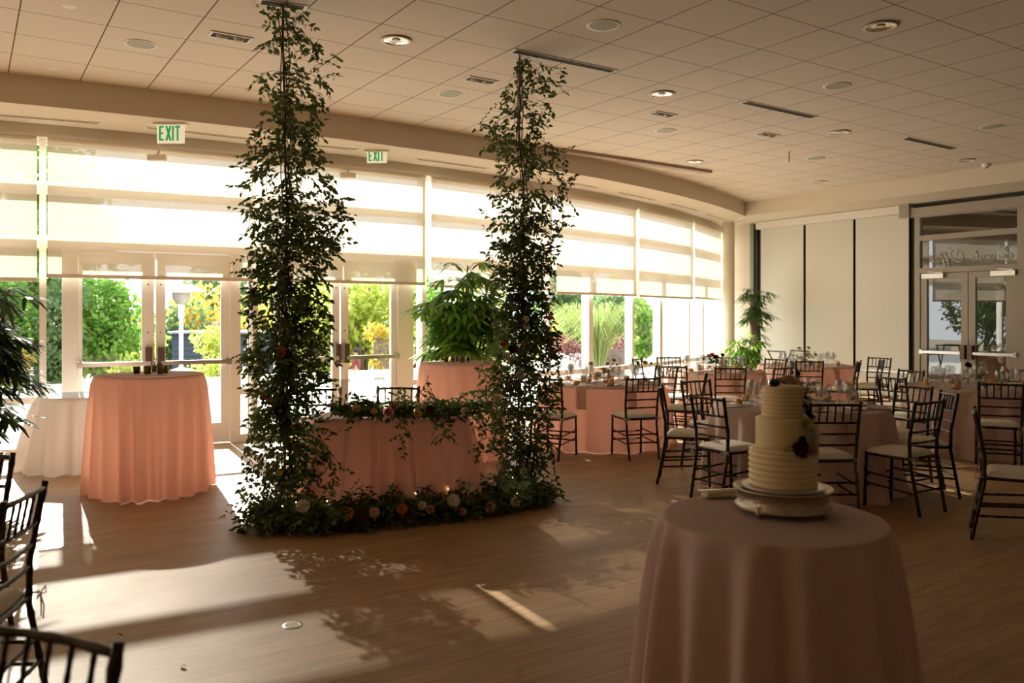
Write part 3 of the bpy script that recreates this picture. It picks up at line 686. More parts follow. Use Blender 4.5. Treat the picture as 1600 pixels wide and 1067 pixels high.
tree(200, 17.9, -.1, .75, .5, 'f_lime', 'low pale shrub along the curb behind the first cocktail table', 'shrub', n=700, ls=.09, crown0=.02)
tree(345, 19.5, -.1, .55, .5, 'f_lime', 'low pale shrub along the curb at the right door leaf', 'shrub', n=700, ls=.09, crown0=.02)
tree(20, 17.0, -.1, .9, .6, 'f_yel', 'low golden shrub along the curb behind the left palm', 'shrub', n=700, ls=.09, crown0=.02)
tree(0, 11.7, -.1, 5.2, 2.3, 'f_dark', 'tree left of the frame, mirrored in the far right door leaf', n=5000, ls=.19, crown0=.05, blobs=16, lat=-19.5)
tree(0, 16.5, -.1, 5.2, 2.3, 'f_green', 'tree left of the frame, mirrored in the left leaf of the right doors', n=5000, ls=.19, crown0=.05, blobs=16, lat=-21.5)
def grass(px, d, zb, zt, lab):
    x, y = C((px-800)/F*d, d); r = empty('ornamental_grass', (x, y, zb), 0, lab, 'grass', 'tall ornamental grasses')
    f = MB(); H = zt-zb
    for k in range(240):
        a = random.uniform(0, 2*PI); l = H*random.uniform(.6, 1.15); out = random.uniform(.15, .75)
        pts = [(0, 0, 0), (math.cos(a)*out*l*.25, math.sin(a)*out*l*.25, l*.55), (math.cos(a)*out*l*.6, math.sin(a)*out*l*.6, l*.82), (math.cos(a)*out*l*1.0, math.sin(a)*out*l*1.0, l*.66)]
        f.tube(pts, [.012, .010, .008, .003], 3, cap=False)
    f.build('blades', M['grassy'], r)
grass(900, 22.6, .1, 2.1, 'pale arching grass behind the white planter')
grass(935, 19.2, .1, 2.05, 'bright green arching grass behind the second right pane')
def planter(px, d, w, h, mt, lab):
    x, y = C((px-800)/F*d, d); m = MB(); m.rbox((0, 0, h/2), (w, w*.6, h), .02); m.box((0, 0, h-.01), (w*1.04, w*.64, .04)); m.box((0, 0, h*.5), (w*1.02, w*.62, .03))
    o = m.build('planter_box', M[mt], None, (x, y, -.02), heading(90)); tag(o, lab, 'planter')
planter(886, 22, 1.1, .62, 'wwall', 'white planter box on the terrace right of the right leafy column')
planter(955, 20.5, .95, .8, 'box', 'dark planter box outside the second right pane')
planter(601, 25, .62, .95, 'box', 'dark planter box outside the right door leaf')
# patio heater
x, y = C((283-800)/F*16.4, 16.4); r = empty('patio_heater', (x, y, -.02), 0, 'white patio heater with wide domed reflector outside the left doors', 'patio heater')
k = 16.4/F
def hz(py): return EYE-(py-HY)*k+.02
m = MB(); m.lathe([(.0, 0), (.22, 0), (.22, .5), (.2, .55), (.03, .6)], 24); m.build('base', M['galv'], r)
m = MB(); m.lathe([(.038, .55), (.038, hz(497)), (.055, hz(496)), (.055, hz(476))], 16); m.build('pole', M['wwall'], r)
m = MB(); m.lathe([(.10, hz(475)), (.11, hz(471)), (.15, hz(468)), (.17, hz(460)), (.17, hz(457))], 24); m.build('burner', mat('heater_mesh', (.22, .2, .18), .5, .6, var=.3, vscale=60), r)
m = MB(); m.lathe([(.46, hz(455)), (.40, hz(452)), (.2, hz(446)), (.0, hz(443))], 32); m.build('reflector_dome', M['galv'], r)
# navy building and white fence
x0, y0 = C((269-800)/F*30, 30); a = heading(90); r = empty('navy_building', (x0, y0, -1.5), a, 'small navy clapboard building beyond the terrace, right of the heater pole', 'building')
m = MB(); m.box((2.5, 1.5, 1.75), (5, 3, 1.45)); 
for i in range(7): m.box((2.5, -.012, 1.13+i*.2), (5, .02, .17))
m.build('siding', M['navy'], r)
m = MB(); m.box((2.5, 1.45, 2.5), (5.2, 3.3, .07)); m.build('roof_edge', mat('roof_blue_grey', (.25, .30, .38), .5, var=.1), r)
m = MB(); m.box((2.5, 1.5, .5), (4.9, 2.9, 1.05)); m.build('lower_wall', M['wwall'], r)
for i in range(3):
    m = MB(); m.box((.45+i*.62, .03, .78), (.45, .05, .4)); m.build('window', mat('window_green', (.25, .30, .25), .2, var=.2), r)
x1, y1 = C((285-800)/F*36, 36); r = empty('white_fence', (x1, y1, 0), heading(90), 'white paneled fence seen above the navy building', 'fence')
m = MB(); m.box((2.5, 0, 1.06), (5.4, .05, .62)); m.build('panel', M['wwall'], r)
for i in range(6): m = MB(); m.box((i, -.04, 1.12), (.08, .08, .64)); m.build('post', M['wwall'], r)
m = MB(); m.box((2.5, 0, -.2), (4.9, .2, 2.1)); m.build('base', M['curb'], r)
# pale building at right end and steel fin
m = MB(); a, b = C((1038-800)/F*30, 30), C(9.5, 26); m.bar((a[0], a[1], 1.9), (b[0], b[1], 1.9), .3, 4.0); o = m.build('white_building', M['wwall']); tag(o, 'plain bluish white building wall outside the far right panes', 'building')
x, y = C((1047-800)/F*23, 23); m = MB(); m.box((0, 0, .45), (.12, .12, .95)); m.box((-.06, 0, .9), (.28, .16, .1)); o = m.build('bollard', M['galv'], None, (x, y, -.02)); tag(o, 'grey bollard outside the panes left of the round column', 'bollard')
# people beyond the curb
def skinned(name, mt, verts, edges, radii, parent, lvl=1):
    me = bpy.data.meshes.new(name); me.from_pydata(verts, edges, []); o = bpy.data.objects.new(name, me); col.objects.link(o)
    md = o.modifiers.new('skin', 'SKIN'); sv = me.skin_vertices[0].data
    for i, rr in enumerate(radii): sv[i].radius = (rr, rr)
    sv[0].use_root = True
    o.modifiers.new('sub', 'SUBSURF').levels = lvl; o.modifiers['sub'].render_levels = lvl
    dg = bpy.context.evaluated_depsgraph_get(); me2 = bpy.data.meshes.new_from_object(o.evaluated_get(dg)); o.modifiers.clear(); o.data = me2; me2.name = name
    me2.materials.append(mt); me2.polygons.foreach_set('use_smooth', [True]*len(me2.polygons)); o.parent = parent
    return o
def person(loc, rz, label, top, legs, arms, jacket=False):
    r = empty('person', loc, rz, label, 'person')
    J = {'pel': (0, 0, .95), 'bel': (0, .01, 1.1), 'che': (0, 0, 1.32), 'nec': (0, .01, 1.48), 'hd': (0, .03, 1.60), 'tp': (0, .02, 1.70)}
    V = [J['pel'], J['bel'], J['che'], J['nec'], J['hd'], J['tp']]; E_ = [(0, 1), (1, 2), (2, 3), (3, 4), (4, 5)]; Rr = [.13, .13, .15, .055, .085, .075]
    for s in (-1, 1):
        b = len(V); V += [(s*.17, 0, 1.40), *[(s*q[0], q[1], q[2]) for q in arms]]; E_ += [(2, b), (b, b+1), (b+1, b+2), (b+2, b+3)]; Rr += [.065, .045, .035, .03]
        b = len(V); V += [(s*.09, 0, .86), (s*.10, .02, .48), (s*.10, 0, .08), (s*.10, .14, .04)]; E_ += [(0, b), (b, b+1), (b+1, b+2), (b+2, b+3)]; Rr += [.09, .06, .045, .035]
    skinned('body', M['skin'], V, E_, Rr, r)
    hdm = MB(); hdm.lathe([(0, .0), (.02, .01), (.015, .03)], 8, (0, .118, 1.585)); hdm.build('nose', M['skin'], r)
    h = MB(); h.lathe([(.092, 1.60), (.102, 1.66), (.09, 1.72), (.05, 1.765), (0, 1.775)], 14, (0, .0, 0)); h.build('hair', M['hair'], r)
    V = [(0, 0, .93), (0, .01, 1.12), (0, 0, 1.32), (0, 0, 1.43)]; E_ = [(0, 1), (1, 2), (2, 3)]; Rr = [.15, .15, .17, .08]
    for s in (-1, 1):
        b = len(V); V += [(s*.18, 0, 1.405), *[(s*q[0], q[1], q[2]) for q in arms[:2]]]; E_ += [(2, b), (b, b+1), (b+1, b+2)]; Rr += [.075, .06, .05]
    skinned('jacket' if jacket else 'shirt', M[top], V, E_, Rr, r)
    V = [(0, 0, .92)]; E_ = []; Rr = [.15]
    for s in (-1, 1):
        b = len(V); V += [(s*.09, 0, .85), (s*.10, .02, .48), (s*.10, 0, .1)]; E_ += [(0, b), (b, b+1), (b+1, b+2)]; Rr += [.105, .08, .07]
    skinned('trousers', M[legs], V, E_, Rr, r)
    if jacket:
        m = MB(); m.box((0, .165, 1.3), (.08, .03, .3)); m.build('shirt_front', M['shirt'], r)
x, y = C((557-800)/F*27, 27); person((x, y, -1.19), heading(175), 'person with dark hair in a red shirt standing beyond the curb', 'redshirt', 'suit', [(.22, .08, 1.14), (.16, .28, 1.06), (.12, .36, 1.06)])
x, y = C((385-800)/F*22, 22); person((x, y, -1.05), heading(-90), 'person in a dark suit and white shirt beside the left leafy column', 'suit', 'suit', [(.23, .02, 1.14), (.22, .1, .92), (.22, .12, .84)], True)
# ---------------------------------------------------------------- light
sun = bpy.data.lights.new('sun', 'SUN'); so = bpy.data.objects.new('sun', sun); col.objects.link(so)
trav = (C(.475, -.88)); dv = Vector((trav[0], trav[1], -math.tan(R(25.9)))).normalized()
so.rotation_euler = dv.to_track_quat('-Z', 'Y').to_euler(); so.location = (3, 30, 15)
sun.energy = 13.0; sun.angle = R(.6); sun.color = (1, .91, .79)
w = bpy.data.worlds.new('sky'); bpy.context.scene.world = w; w.use_nodes = True
bg = w.node_tree.nodes['Background']; bg.inputs[0].default_value = (.95, .97, 1, 1); bg.inputs[1].default_value = 2.0
# ---------------------------------------------------------------- camera
cam = bpy.data.cameras.new('camera'); co = bpy.data.objects.new('camera', cam); col.objects.link(co)
co.location = (0, 0, EYE); co.rotation_euler = (R(90), 0, -YAW)
cam.lens = F/1600*36; cam.sensor_width = 36; cam.shift_y = (HY-533.5)/1600
cam.clip_start = .05; cam.clip_end = 400
cam.dof.use_dof = True; cam.dof.focus_distance = 7.4; cam.dof.aperture_fstop = 2.2
sc_ = bpy.context.scene; sc_.camera = co
sc_.view_settings.view_transform = 'Standard'; sc_.view_settings.look = 'None'; sc_.view_settings.gamma = 1; sc_.view_settings.exposure = 1.02
sc_.view_settings.use_curve_mapping = False
# ---------------------------------------------------------------- tablecloths and tables
def cloth_mesh(Rt, Hh, flare, nf, amp, seed, sq=None, nth=240, nz=16):
    rnd = random.Random(seed); m = MB()
    ph = []; a = 0
    for i in range(nf): ph.append(rnd.uniform(.75, 1.25))
    tot = sum(ph); cum = [0]
    for p in ph: cum.append(cum[-1] + p/tot*2*PI)
    am = [rnd.uniform(.6, 1.3) for _ in range(nf)]
    sh = [rnd.uniform(-.25, .25) for _ in range(nf)]
    def fold(th, t):
        th = (th + .0) % (2*PI)
        for i in range(nf):
            if th < cum[i+1]:
                u = (th - cum[i])/(cum[i+1]-cum[i]); break
        return (math.sin(PI*u)**2.2)*am[i]
    def base(th):
        if sq is None: return Rt
        a_, b_, e_ = sq; c_, s_ = abs(math.cos(th)), abs(math.sin(th))
        return ((c_/a_)**e_ + (s_/b_)**e_)**(-1/e_)
    rings = [0.0, .5, .8, .95, .99]
    vs = []; fs = []
    for rr in rings[1:]:
        for k in range(nth):
            th = 2*PI*k/nth; r = base(th)*rr; vs.append((r*math.cos(th), r*math.sin(th), Hh + rnd.uniform(-.0004, .0004)))
    for j in range(nz+1):
        t = j/nz
        for k in range(nth):
            th = 2*PI*k/nth; tt = th + .05*math.sin(3*th+seed)*t
            f = fold(tt, t); r = base(th) + .004 + flare*t**.9 + (f-.35)*amp*(t**.5)
            r += .006*math.sin(th*31+seed)*t
            z = Hh - .004 - (Hh-.012)*t
            vs.append((r*math.cos(th), r*math.sin(th), max(.004, z)))
    nr = 4 + nz+1
    for j in range(nr-1):
        for k in range(nth):
            q = (k+1) % nth; fs.append((j*nth+k, (j+1)*nth+k, (j+1)*nth+q, j*nth+q))
    vs.append((0, 0, Hh)); c = len(vs)-1
    for k in range(nth): fs.append((c, k, (k+1) % nth))
    m.add(vs, fs, True)
    return m
def table(l, d, Rt, Hh, flare, nf, amp, seed, cm, clab, tlab, sq=None, rz=0, tname='round_table', topmat=None):
    x, y = C(l, d)
    r = empty(tname, (x, y, 0), rz, tlab, 'table', 'tables hidden under cloths')
    m = MB()
    if sq is None: m.lathe([(0, Hh-.03), (Rt-.02, Hh-.03), (Rt-.02, Hh-.008), (0, Hh-.008)], 40, smooth=False)
    else: m.rbox((0, 0, Hh-.019), (sq[0]*1.8, sq[1]*1.75, .022), .01)
    m.build('tabletop', M['bark'], r)
    for a in range(4):
        m = MB(); rr = Rt*.55; ca, sa = math.cos(PI/4+a*PI/2), math.sin(PI/4+a*PI/2)
        if sq: ca, sa = ca*.9, sa*.45
        m.tube([(rr*ca, rr*sa, 0), (rr*ca, rr*sa, Hh-.03)], .013, 8); m.build('leg', M['steel'], r)
    m = cloth_mesh(Rt, Hh, flare, nf, amp, seed, sq)
    o = m.build('tablecloth', M[cm], None, (x, y, 0), rz); tag(o, clab, 'tablecloth')
    return Vector((x, y, Hh))
T = {}
T['cake'] = table(1.083, 3.46, .452, .76, .045, 14, .13, 3, 'blush', 'dusty blush cloth on the round cake table in front', 'small round table carrying the tiered cake')
T['lowwhite'] = table(-4.60, 8.86, .42, .76, .15, 15, .13, 11, 'white', 'white floor-length cloth on the low round table at left', 'low round table at left by the window')
T['cocktail1'] = table(-3.32, 7.60, .46, 1.067, .02, 19, .10, 5, 'peach', 'salmon pink floor-length cloth on the tall cocktail table at left', 'tall cocktail table at left before the double door')
T['cocktail2'] = table(-.58, 9.46, .46, 1.067, .02, 18, .10, 6, 'peach', 'peach floor-length cloth on the tall cocktail table behind the sweetheart table', 'tall cocktail table in front of the potted palm')
T['sweet'] = table(-1.03, 7.03, .60, .76, .07, 13, .17, 8, 'peach', 'blush pink draped cloth on the sweetheart table between the leafy columns', 'oblong sweetheart table between the leafy columns', sq=(.63, .34, 3.4), rz=heading(90), tname='sweetheart_table')
TB = {'T1': (1.14, 10.45, .76, 'peach', 'the peach table by the right column'),
      'T7': (2.70, 7.80, .78, 'blush', 'the table right behind the cake'),
      'T8': (5.50, 9.86, .77, 'blush', 'the table before the glass doors'),
      'T9': (3.09, 12.7, .76, 'peach', 'the far window-side table'),
      'T10': (5.00, 14.1, .76, 'peach', 'the farthest table before the blinds')}
for i, (k, (l, d, rr, cm, ds)) in enumerate(TB.items()):
    T[k] = table(l, d, rr, .76, .05, 14, .13, 21+i, cm, '%s floor-length cloth covering %s' % ('peach' if cm == 'peach' else 'dusty blush', ds), 'round dining table: ' + ds[4:])
# ---------------------------------------------------------------- chiavari chair
def bamboo(pts, r, n=8, step=.085):
    P_ = [Vector(p) for p in pts]; out = []; rad = []
    for i in range(len(P_)-1):
        L = (P_[i+1]-P_[i]).length; k = max(2, int(L/step)*4)
        for j in range(k):
            t = j/k; out.append(P_[i].lerp(P_[i+1], t)); rad.append(r*(1.22 if j % 4 == 2 else 1.0))
    out.append(P_[-1]); rad.append(r)
    m = MB(); m.tube(out, rad, n); return m
def make_chair():
    r = empty('chiavari_chair', (0, 0, 0)); W_ = M['wood']
    FL = [(s*.175, .20, z) for s in (-1, 1) for z in (0,)]
    for s in (-1, 1):
        bamboo([(s*.182, .205, 0), (s*.180, .190, .44)], .0125).build('front_leg', W_, r)
        bamboo([(s*.178, -.285, 0), (s*.185, -.205, .42), (s*.192, -.205, .60), (s*.200, -.262, .92)], .0135).build('back_post', W_, r)
    m = MB(); m.rbox((0, -.005, .447), (.40, .42, .024), .01); m.build('seat', W_, r)
    def yb(z): return -.205 - max(0, (z-.6))/.32*.057
    def xb(z): return .192 + (z-.6)/.32*.008
    bamboo([(-xb(.895), yb(.895), .895), (-.07, yb(.895)-.014, .898), (.07, yb(.895)-.014, .898), (xb(.895), yb(.895), .895)], .011).build('top_rail', W_, r)
    for z in (.755, .665, .575): bamboo([(-xb(z), yb(z), z), (-.07, yb(z)-.012, z), (.07, yb(z)-.012, z), (xb(z), yb(z), z)], .009).build('crossbar', W_, r)
    for i in range(5):
        x = (i-2)*.064; bamboo([(x*.98, yb(.755)-.011, .755), (x, yb(.895)-.013, .893)], .0065, 6, .045).build('spindle', W_, r)
    for z in (.17, .26):
        for s in (-1, 1): bamboo([(s*.181, .20, z+.03), (s*.180, -.285+z*.19, z)], .0085, 6).build('side_stretcher', W_, r)
        bamboo([(-.181, .20, z), (.181, .20, z)], .0085, 6).build('front_stretcher', W_, r)
        bamboo([(-.179, -.285+z*.19, z+.02), (.179, -.285+z*.19, z+.02)], .0085, 6).build('back_stretcher', W_, r)
    # cushion, softly domed, with two tie bows
    m = MB(); vs = []; n = 14
    for j in range(n+1):
        for i in range(n+1):
            u, v = i/n*2-1, j/n*2-1; e = max(abs(u), abs(v)); k_ = 1-.06*(u*u*v*v)
            vs.append((u*.20*k_, v*.20*k_, .466 + .045*(1-e**6)**.5*(.75+.25*(1-u*u)*(1-v*v))))
    m.add(vs, [(j*(n+1)+i, j*(n+1)+i+1, (j+1)*(n+1)+i+1, (j+1)*(n+1)+i) for j in range(n) for i in range(n)], True)
    ring = [(i, 0) for i in range(n)] + [(n, j) for j in range(n)] + [(n-i, n) for i in range(n)] + [(0, n-j) for j in range(n)]
    top = [vs[j*(n+1)+i] for i, j in ring]; bot = [(x*.985, y*.985, .459) for x, y, z in top]; q = len(top)
    m.add(top+bot, [(i, q+i, q+(i+1) % q, (i+1) % q) for i in range(q)] + [tuple(range(q, 2*q))], True)
    cu = m.build('cushion', M['cush'], r)
    for s in (-1, 1):
        m = MB(); x = s*.195; y = -.225
        m.tube([(s*.17, -.19, .466), (x, y-.012, .462), (x+s*.02, y, .455), (x, y+.02, .46)], .0035, 5)
        m.tube([(x, y-.018, .46), (x-.03, y-.025, .475), (x-.05, y-.025, .45), (x, y-.02, .455), (x+.04, y-.025, .475), (x+.05, y-.025, .445), (x, y-.02, .452)], .003, 5)
        m.tube([(x, y-.02, .455), (x+.012, y-.03, .40), (x+.008, y-.028, .35)], .003, 5); m.tube([(x, y-.02, .455), (x-.018, y-.03, .41), (x-.02, y-.03, .37)], .003, 5)
        m.build('tie', M['cush'], cu)
    return r
chair0 = make_chair(); chtree = tree_of(chair0); used = [False]
def place_chair(l, d, phi, lab, back=False, table=None, dist=1.0, group='dark chiavari chairs'):
    if back: l += .262*math.cos(R(phi)); d += .262*math.sin(R(phi))
    if table:
        tl, td = TB[table][:2]; v = Vector((l-tl, d-td))
        if v.length < dist: v = v.normalized()*dist; l, d = tl+v.x, td+v.y
    x, y = C(l, d)
    r = chair0 if not used[0] else clone(chair0, None, chtree)
    used[0] = True; r.location = (x, y, 0); r.rotation_euler = (0, 0, heading(phi)); tag(r, 'dark brown chiavari chair ' + lab, 'chair', group); return r
CH = [
 (1.72, 7.97, -14, 'seen edge-on left of the table behind the cake', 0, 'T7'), (1.89, 7.19, 30, 'nearest on the left side of the cake tiers, white cushion', 0, 'T7'),
 (2.54, 6.79, 92, 'directly right of the cake, back to the camera', 0, 'T7'), (3.24, 6.92, 122, 'nearest of the pair right of the cake table', 0, 'T7'),
 (3.65, 7.48, 172, 'farther of the pair right of the cake table', 0, 'T7'), (3.54, 8.04, 208, 'at the far right of the table behind the cake', 1, 'T7'),
 (2.08, 8.68, 300, 'at the far left of the table behind the cake', 1, 'T7'),
 (1.38, 9.50, 106, 'in front of the peach table right of the leafy column', 0, 'T1'), (.36, 9.2, 62, 'half hidden behind the right leafy column', 1, 'T1'),
 (1.88, 11.08, 215, 'on the far right of the peach table by the column', 1, 'T1'), (2.06, 10.2, 165, 'edge-on at the right of the peach table by the column', 0, 'T1'),
 (2.34, 11.6, 58, 'nearest at the left of the far window table', 0, 'T9'), (2.15, 13.3, -28, 'at the far left of the far window table', 1, 'T9'),
 (2.8, 13.5, -82, 'behind the far window table, back to the window', 1, 'T9'), (2.9, 11.0, 86, 'in front of the far window table, back to the camera', 1, 'T9'),
 (3.5, 13.6, 245, 'behind the far window table at right, left of two', 1, 'T9'), (4.05, 13.2, 215, 'behind the far window table at right, right of two', 1, 'T9'),
 (4.55, 12.67, 80, 'in front of the farthest table, back to the camera', 1, 'T10'), (3.62, 11.05, 128, 'turned sideways above the cake top', 1, None),
 (4.40, 13.0, -8, 'edge-on at the left of the farthest table', 1, 'T10'), (5.67, 13.98, 215, 'right of the farthest table before the middle blind', 1, 'T10'),
 (5.28, 12.6, 150, 'near right of the farthest table', 1, 'T10'), (5.85, 13.1, 165, 'edge-on against the rightmost blind', 1, 'T10'),
 (5.10, 8.70, 66, 'in front of the right table, facing the glass doors', 0, 'T8'), (5.06, 10.5, 200, 'behind the right table, before the rightmost blind', 1, None),
 (4.50, 9.40, 21, 'left of the right table, angled back with tied cushion', 0, 'T8'), (6.06, 10.3, 222, 'behind the right table under the push bar', 1, 'T8'),
 (3.40, 6.09, -28, 'edge-on at the right edge, closest on that side', 1, None),
 (-1.83, 7.86, -80, 'behind the sweetheart table, left of the pair', 1, None), (-1.10, 8.02, -93, 'behind the sweetheart table, right of the pair', 1, None),
 (-2.68, 4.16, -100, 'at the left edge, farthest of the three there', 1, None), (-1.895, 3.23, 190, 'at the left edge, the middle of three with cushion', 1, None),
 (-1.01, 1.80, -110, 'in the lower left corner, only its top showing', 1, None),
]
for l, d, p, lab, bk, tb in CH: place_chair(l, d, p, lab, bool(bk), tb, 1.02)
x, y = C(5.09, 15.3); r = empty('tray_stand', (x, y, 0), heading(20), 'dark folding tray stand behind the farthest round table', 'tray stand')
for s in (-1, 1):
    for e in (-1, 1):
        m = MB(); m.tube([(s*.22, e*.27, 0), (s*.22, -e*.27, .95)], .014, 6); m.build('leg', M['wood'], r)
for e in (-1, 1): m = MB(); m.tube([(-.25, e*.27, .95), (.25, e*.27, .95)], .014, 6); m.build('top_bar', M['wood'], r)
# ---------------------------------------------------------------- flowers
def bloom(kind, r):
    m = MB(); rnd = random.Random(hash_(kind))
    rings = {'rose': [(3, .20, 1.35), (5, .38, 1.15), (6, .60, .85), (8, .85, .50), (9, 1.0, .22)], 'dahlia': [(5, .18, 1.4), (8, .40, 1.15), (11, .62, .85), (13, .82, .55), (15, .96, .25), (15, 1.0, -.1)],
             'anemone': [(6, .95, .25), (6, 1.0, .12)], 'berry': [(5, .5, 1.3), (7, .8, .9), (8, .9, .4), (8, .9, -.2)]}[kind]
    wf = {'rose': 1.5, 'dahlia': .85, 'anemone': 1.3, 'berry': 1.2}[kind]
    for n, rr, el in rings:
        off = rnd.uniform(0, PI)
        for k in range(n):
            a = off + 2*PI*k/n + rnd.uniform(-.08, .08); R1 = r*rr; w_ = 2*PI*R1/n*wf*.5
            ca, sa = math.cos(a), math.sin(a)
            def pt(t, s_):
                q = R1*(.15 + .85*t); z = r*.15 + r*math.sin(max(-.4, el))*t*rr*(.9) + (.10*r*(1-abs(s_)) if kind != 'rose' else .18*r*abs(s_)*t)
                ww = w_*math.sin(PI*min(.92, .25+.6*t))*s_
                return (q*math.cos(el*.55)*ca - ww*sa, q*math.cos(el*.55)*sa + ww*ca, z)
            vs = [pt(t, s_) for t in (0, .5, 1) for s_ in (-1, 0, 1)]
            m.add(vs, [(0, 1, 4, 3), (1, 2, 5, 4), (3, 4, 7, 6), (4, 5, 8, 7)], True)
    if kind == 'anemone': m.lathe([(.28*r, .2*r), (.22*r, .38*r), (0, .42*r)], 10)
    m.lathe([(.0, -.05*r), (.35*r, .05*r), (.1*r, .3*r), (0, .3*r)], 8)
    return m
def hash_(s): return sum(ord(c)*(i+3) for i, c in enumerate(s))
_fl = {}
def flower(kind, r, mt, parent, loc, d=(0, 0, 1), name=None, label=None, rotp=0):
    key = (kind, mt)
    nm = name or kind
    if key not in _fl: _fl[key] = bloom(kind, .05).build(nm, M[mt]); o = _fl[key]
    else:
        o = bpy.data.objects.new(nm, _fl[key].data); col.objects.link(o)
    q = Vector(d).normalized().to_track_quat('Z', 'Y')
    o.parent = parent; o.location = loc; o.rotation_euler = q.to_euler(); o.scale = (r/.05,)*3
    if label: o['label'] = label
    return o
def sprig(mb, sm, p0, dirv, L, droop=.8, ls=.055, lw=.022, step=.024, sr=.0016, side=True, jit=.5):
    """a thin branch carrying alternate leaves"""
    p = Vector(p0); d = Vector(dirv).normalized(); pts = [p.copy()]; n = max(3, int(L/step)); s = 1
    for i in range(n):
        d = (d + Vector((random.uniform(-jit, jit), random.uniform(-jit, jit), random.uniform(-jit, jit)))*.22 - Vector((0, 0, 1))*droop/n).normalized()
        p = p + d*step; pts.append(p.copy())
        x = d.cross(Vector((0, 0, 1)))
        if x.length < .1: x = Vector((random.uniform(-1, 1), random.uniform(-1, 1), 0))
        x.normalize(); s = -s
        t = 1-.35*i/n
        mb.leaf(p, d*.55 + x*s*.8 + Vector((random.uniform(-.5, .5), random.uniform(-.5, .5), random.uniform(-.7, .4))), ls*random.uniform(.7, 1.2)*t, lw*random.uniform(.8, 1.25)*t)
    mb.leaf(p, d, ls*.8, lw*.8)
    if sm: sm.tube(pts[::2] if len(pts) > 4 else pts, sr, 3, cap=False)
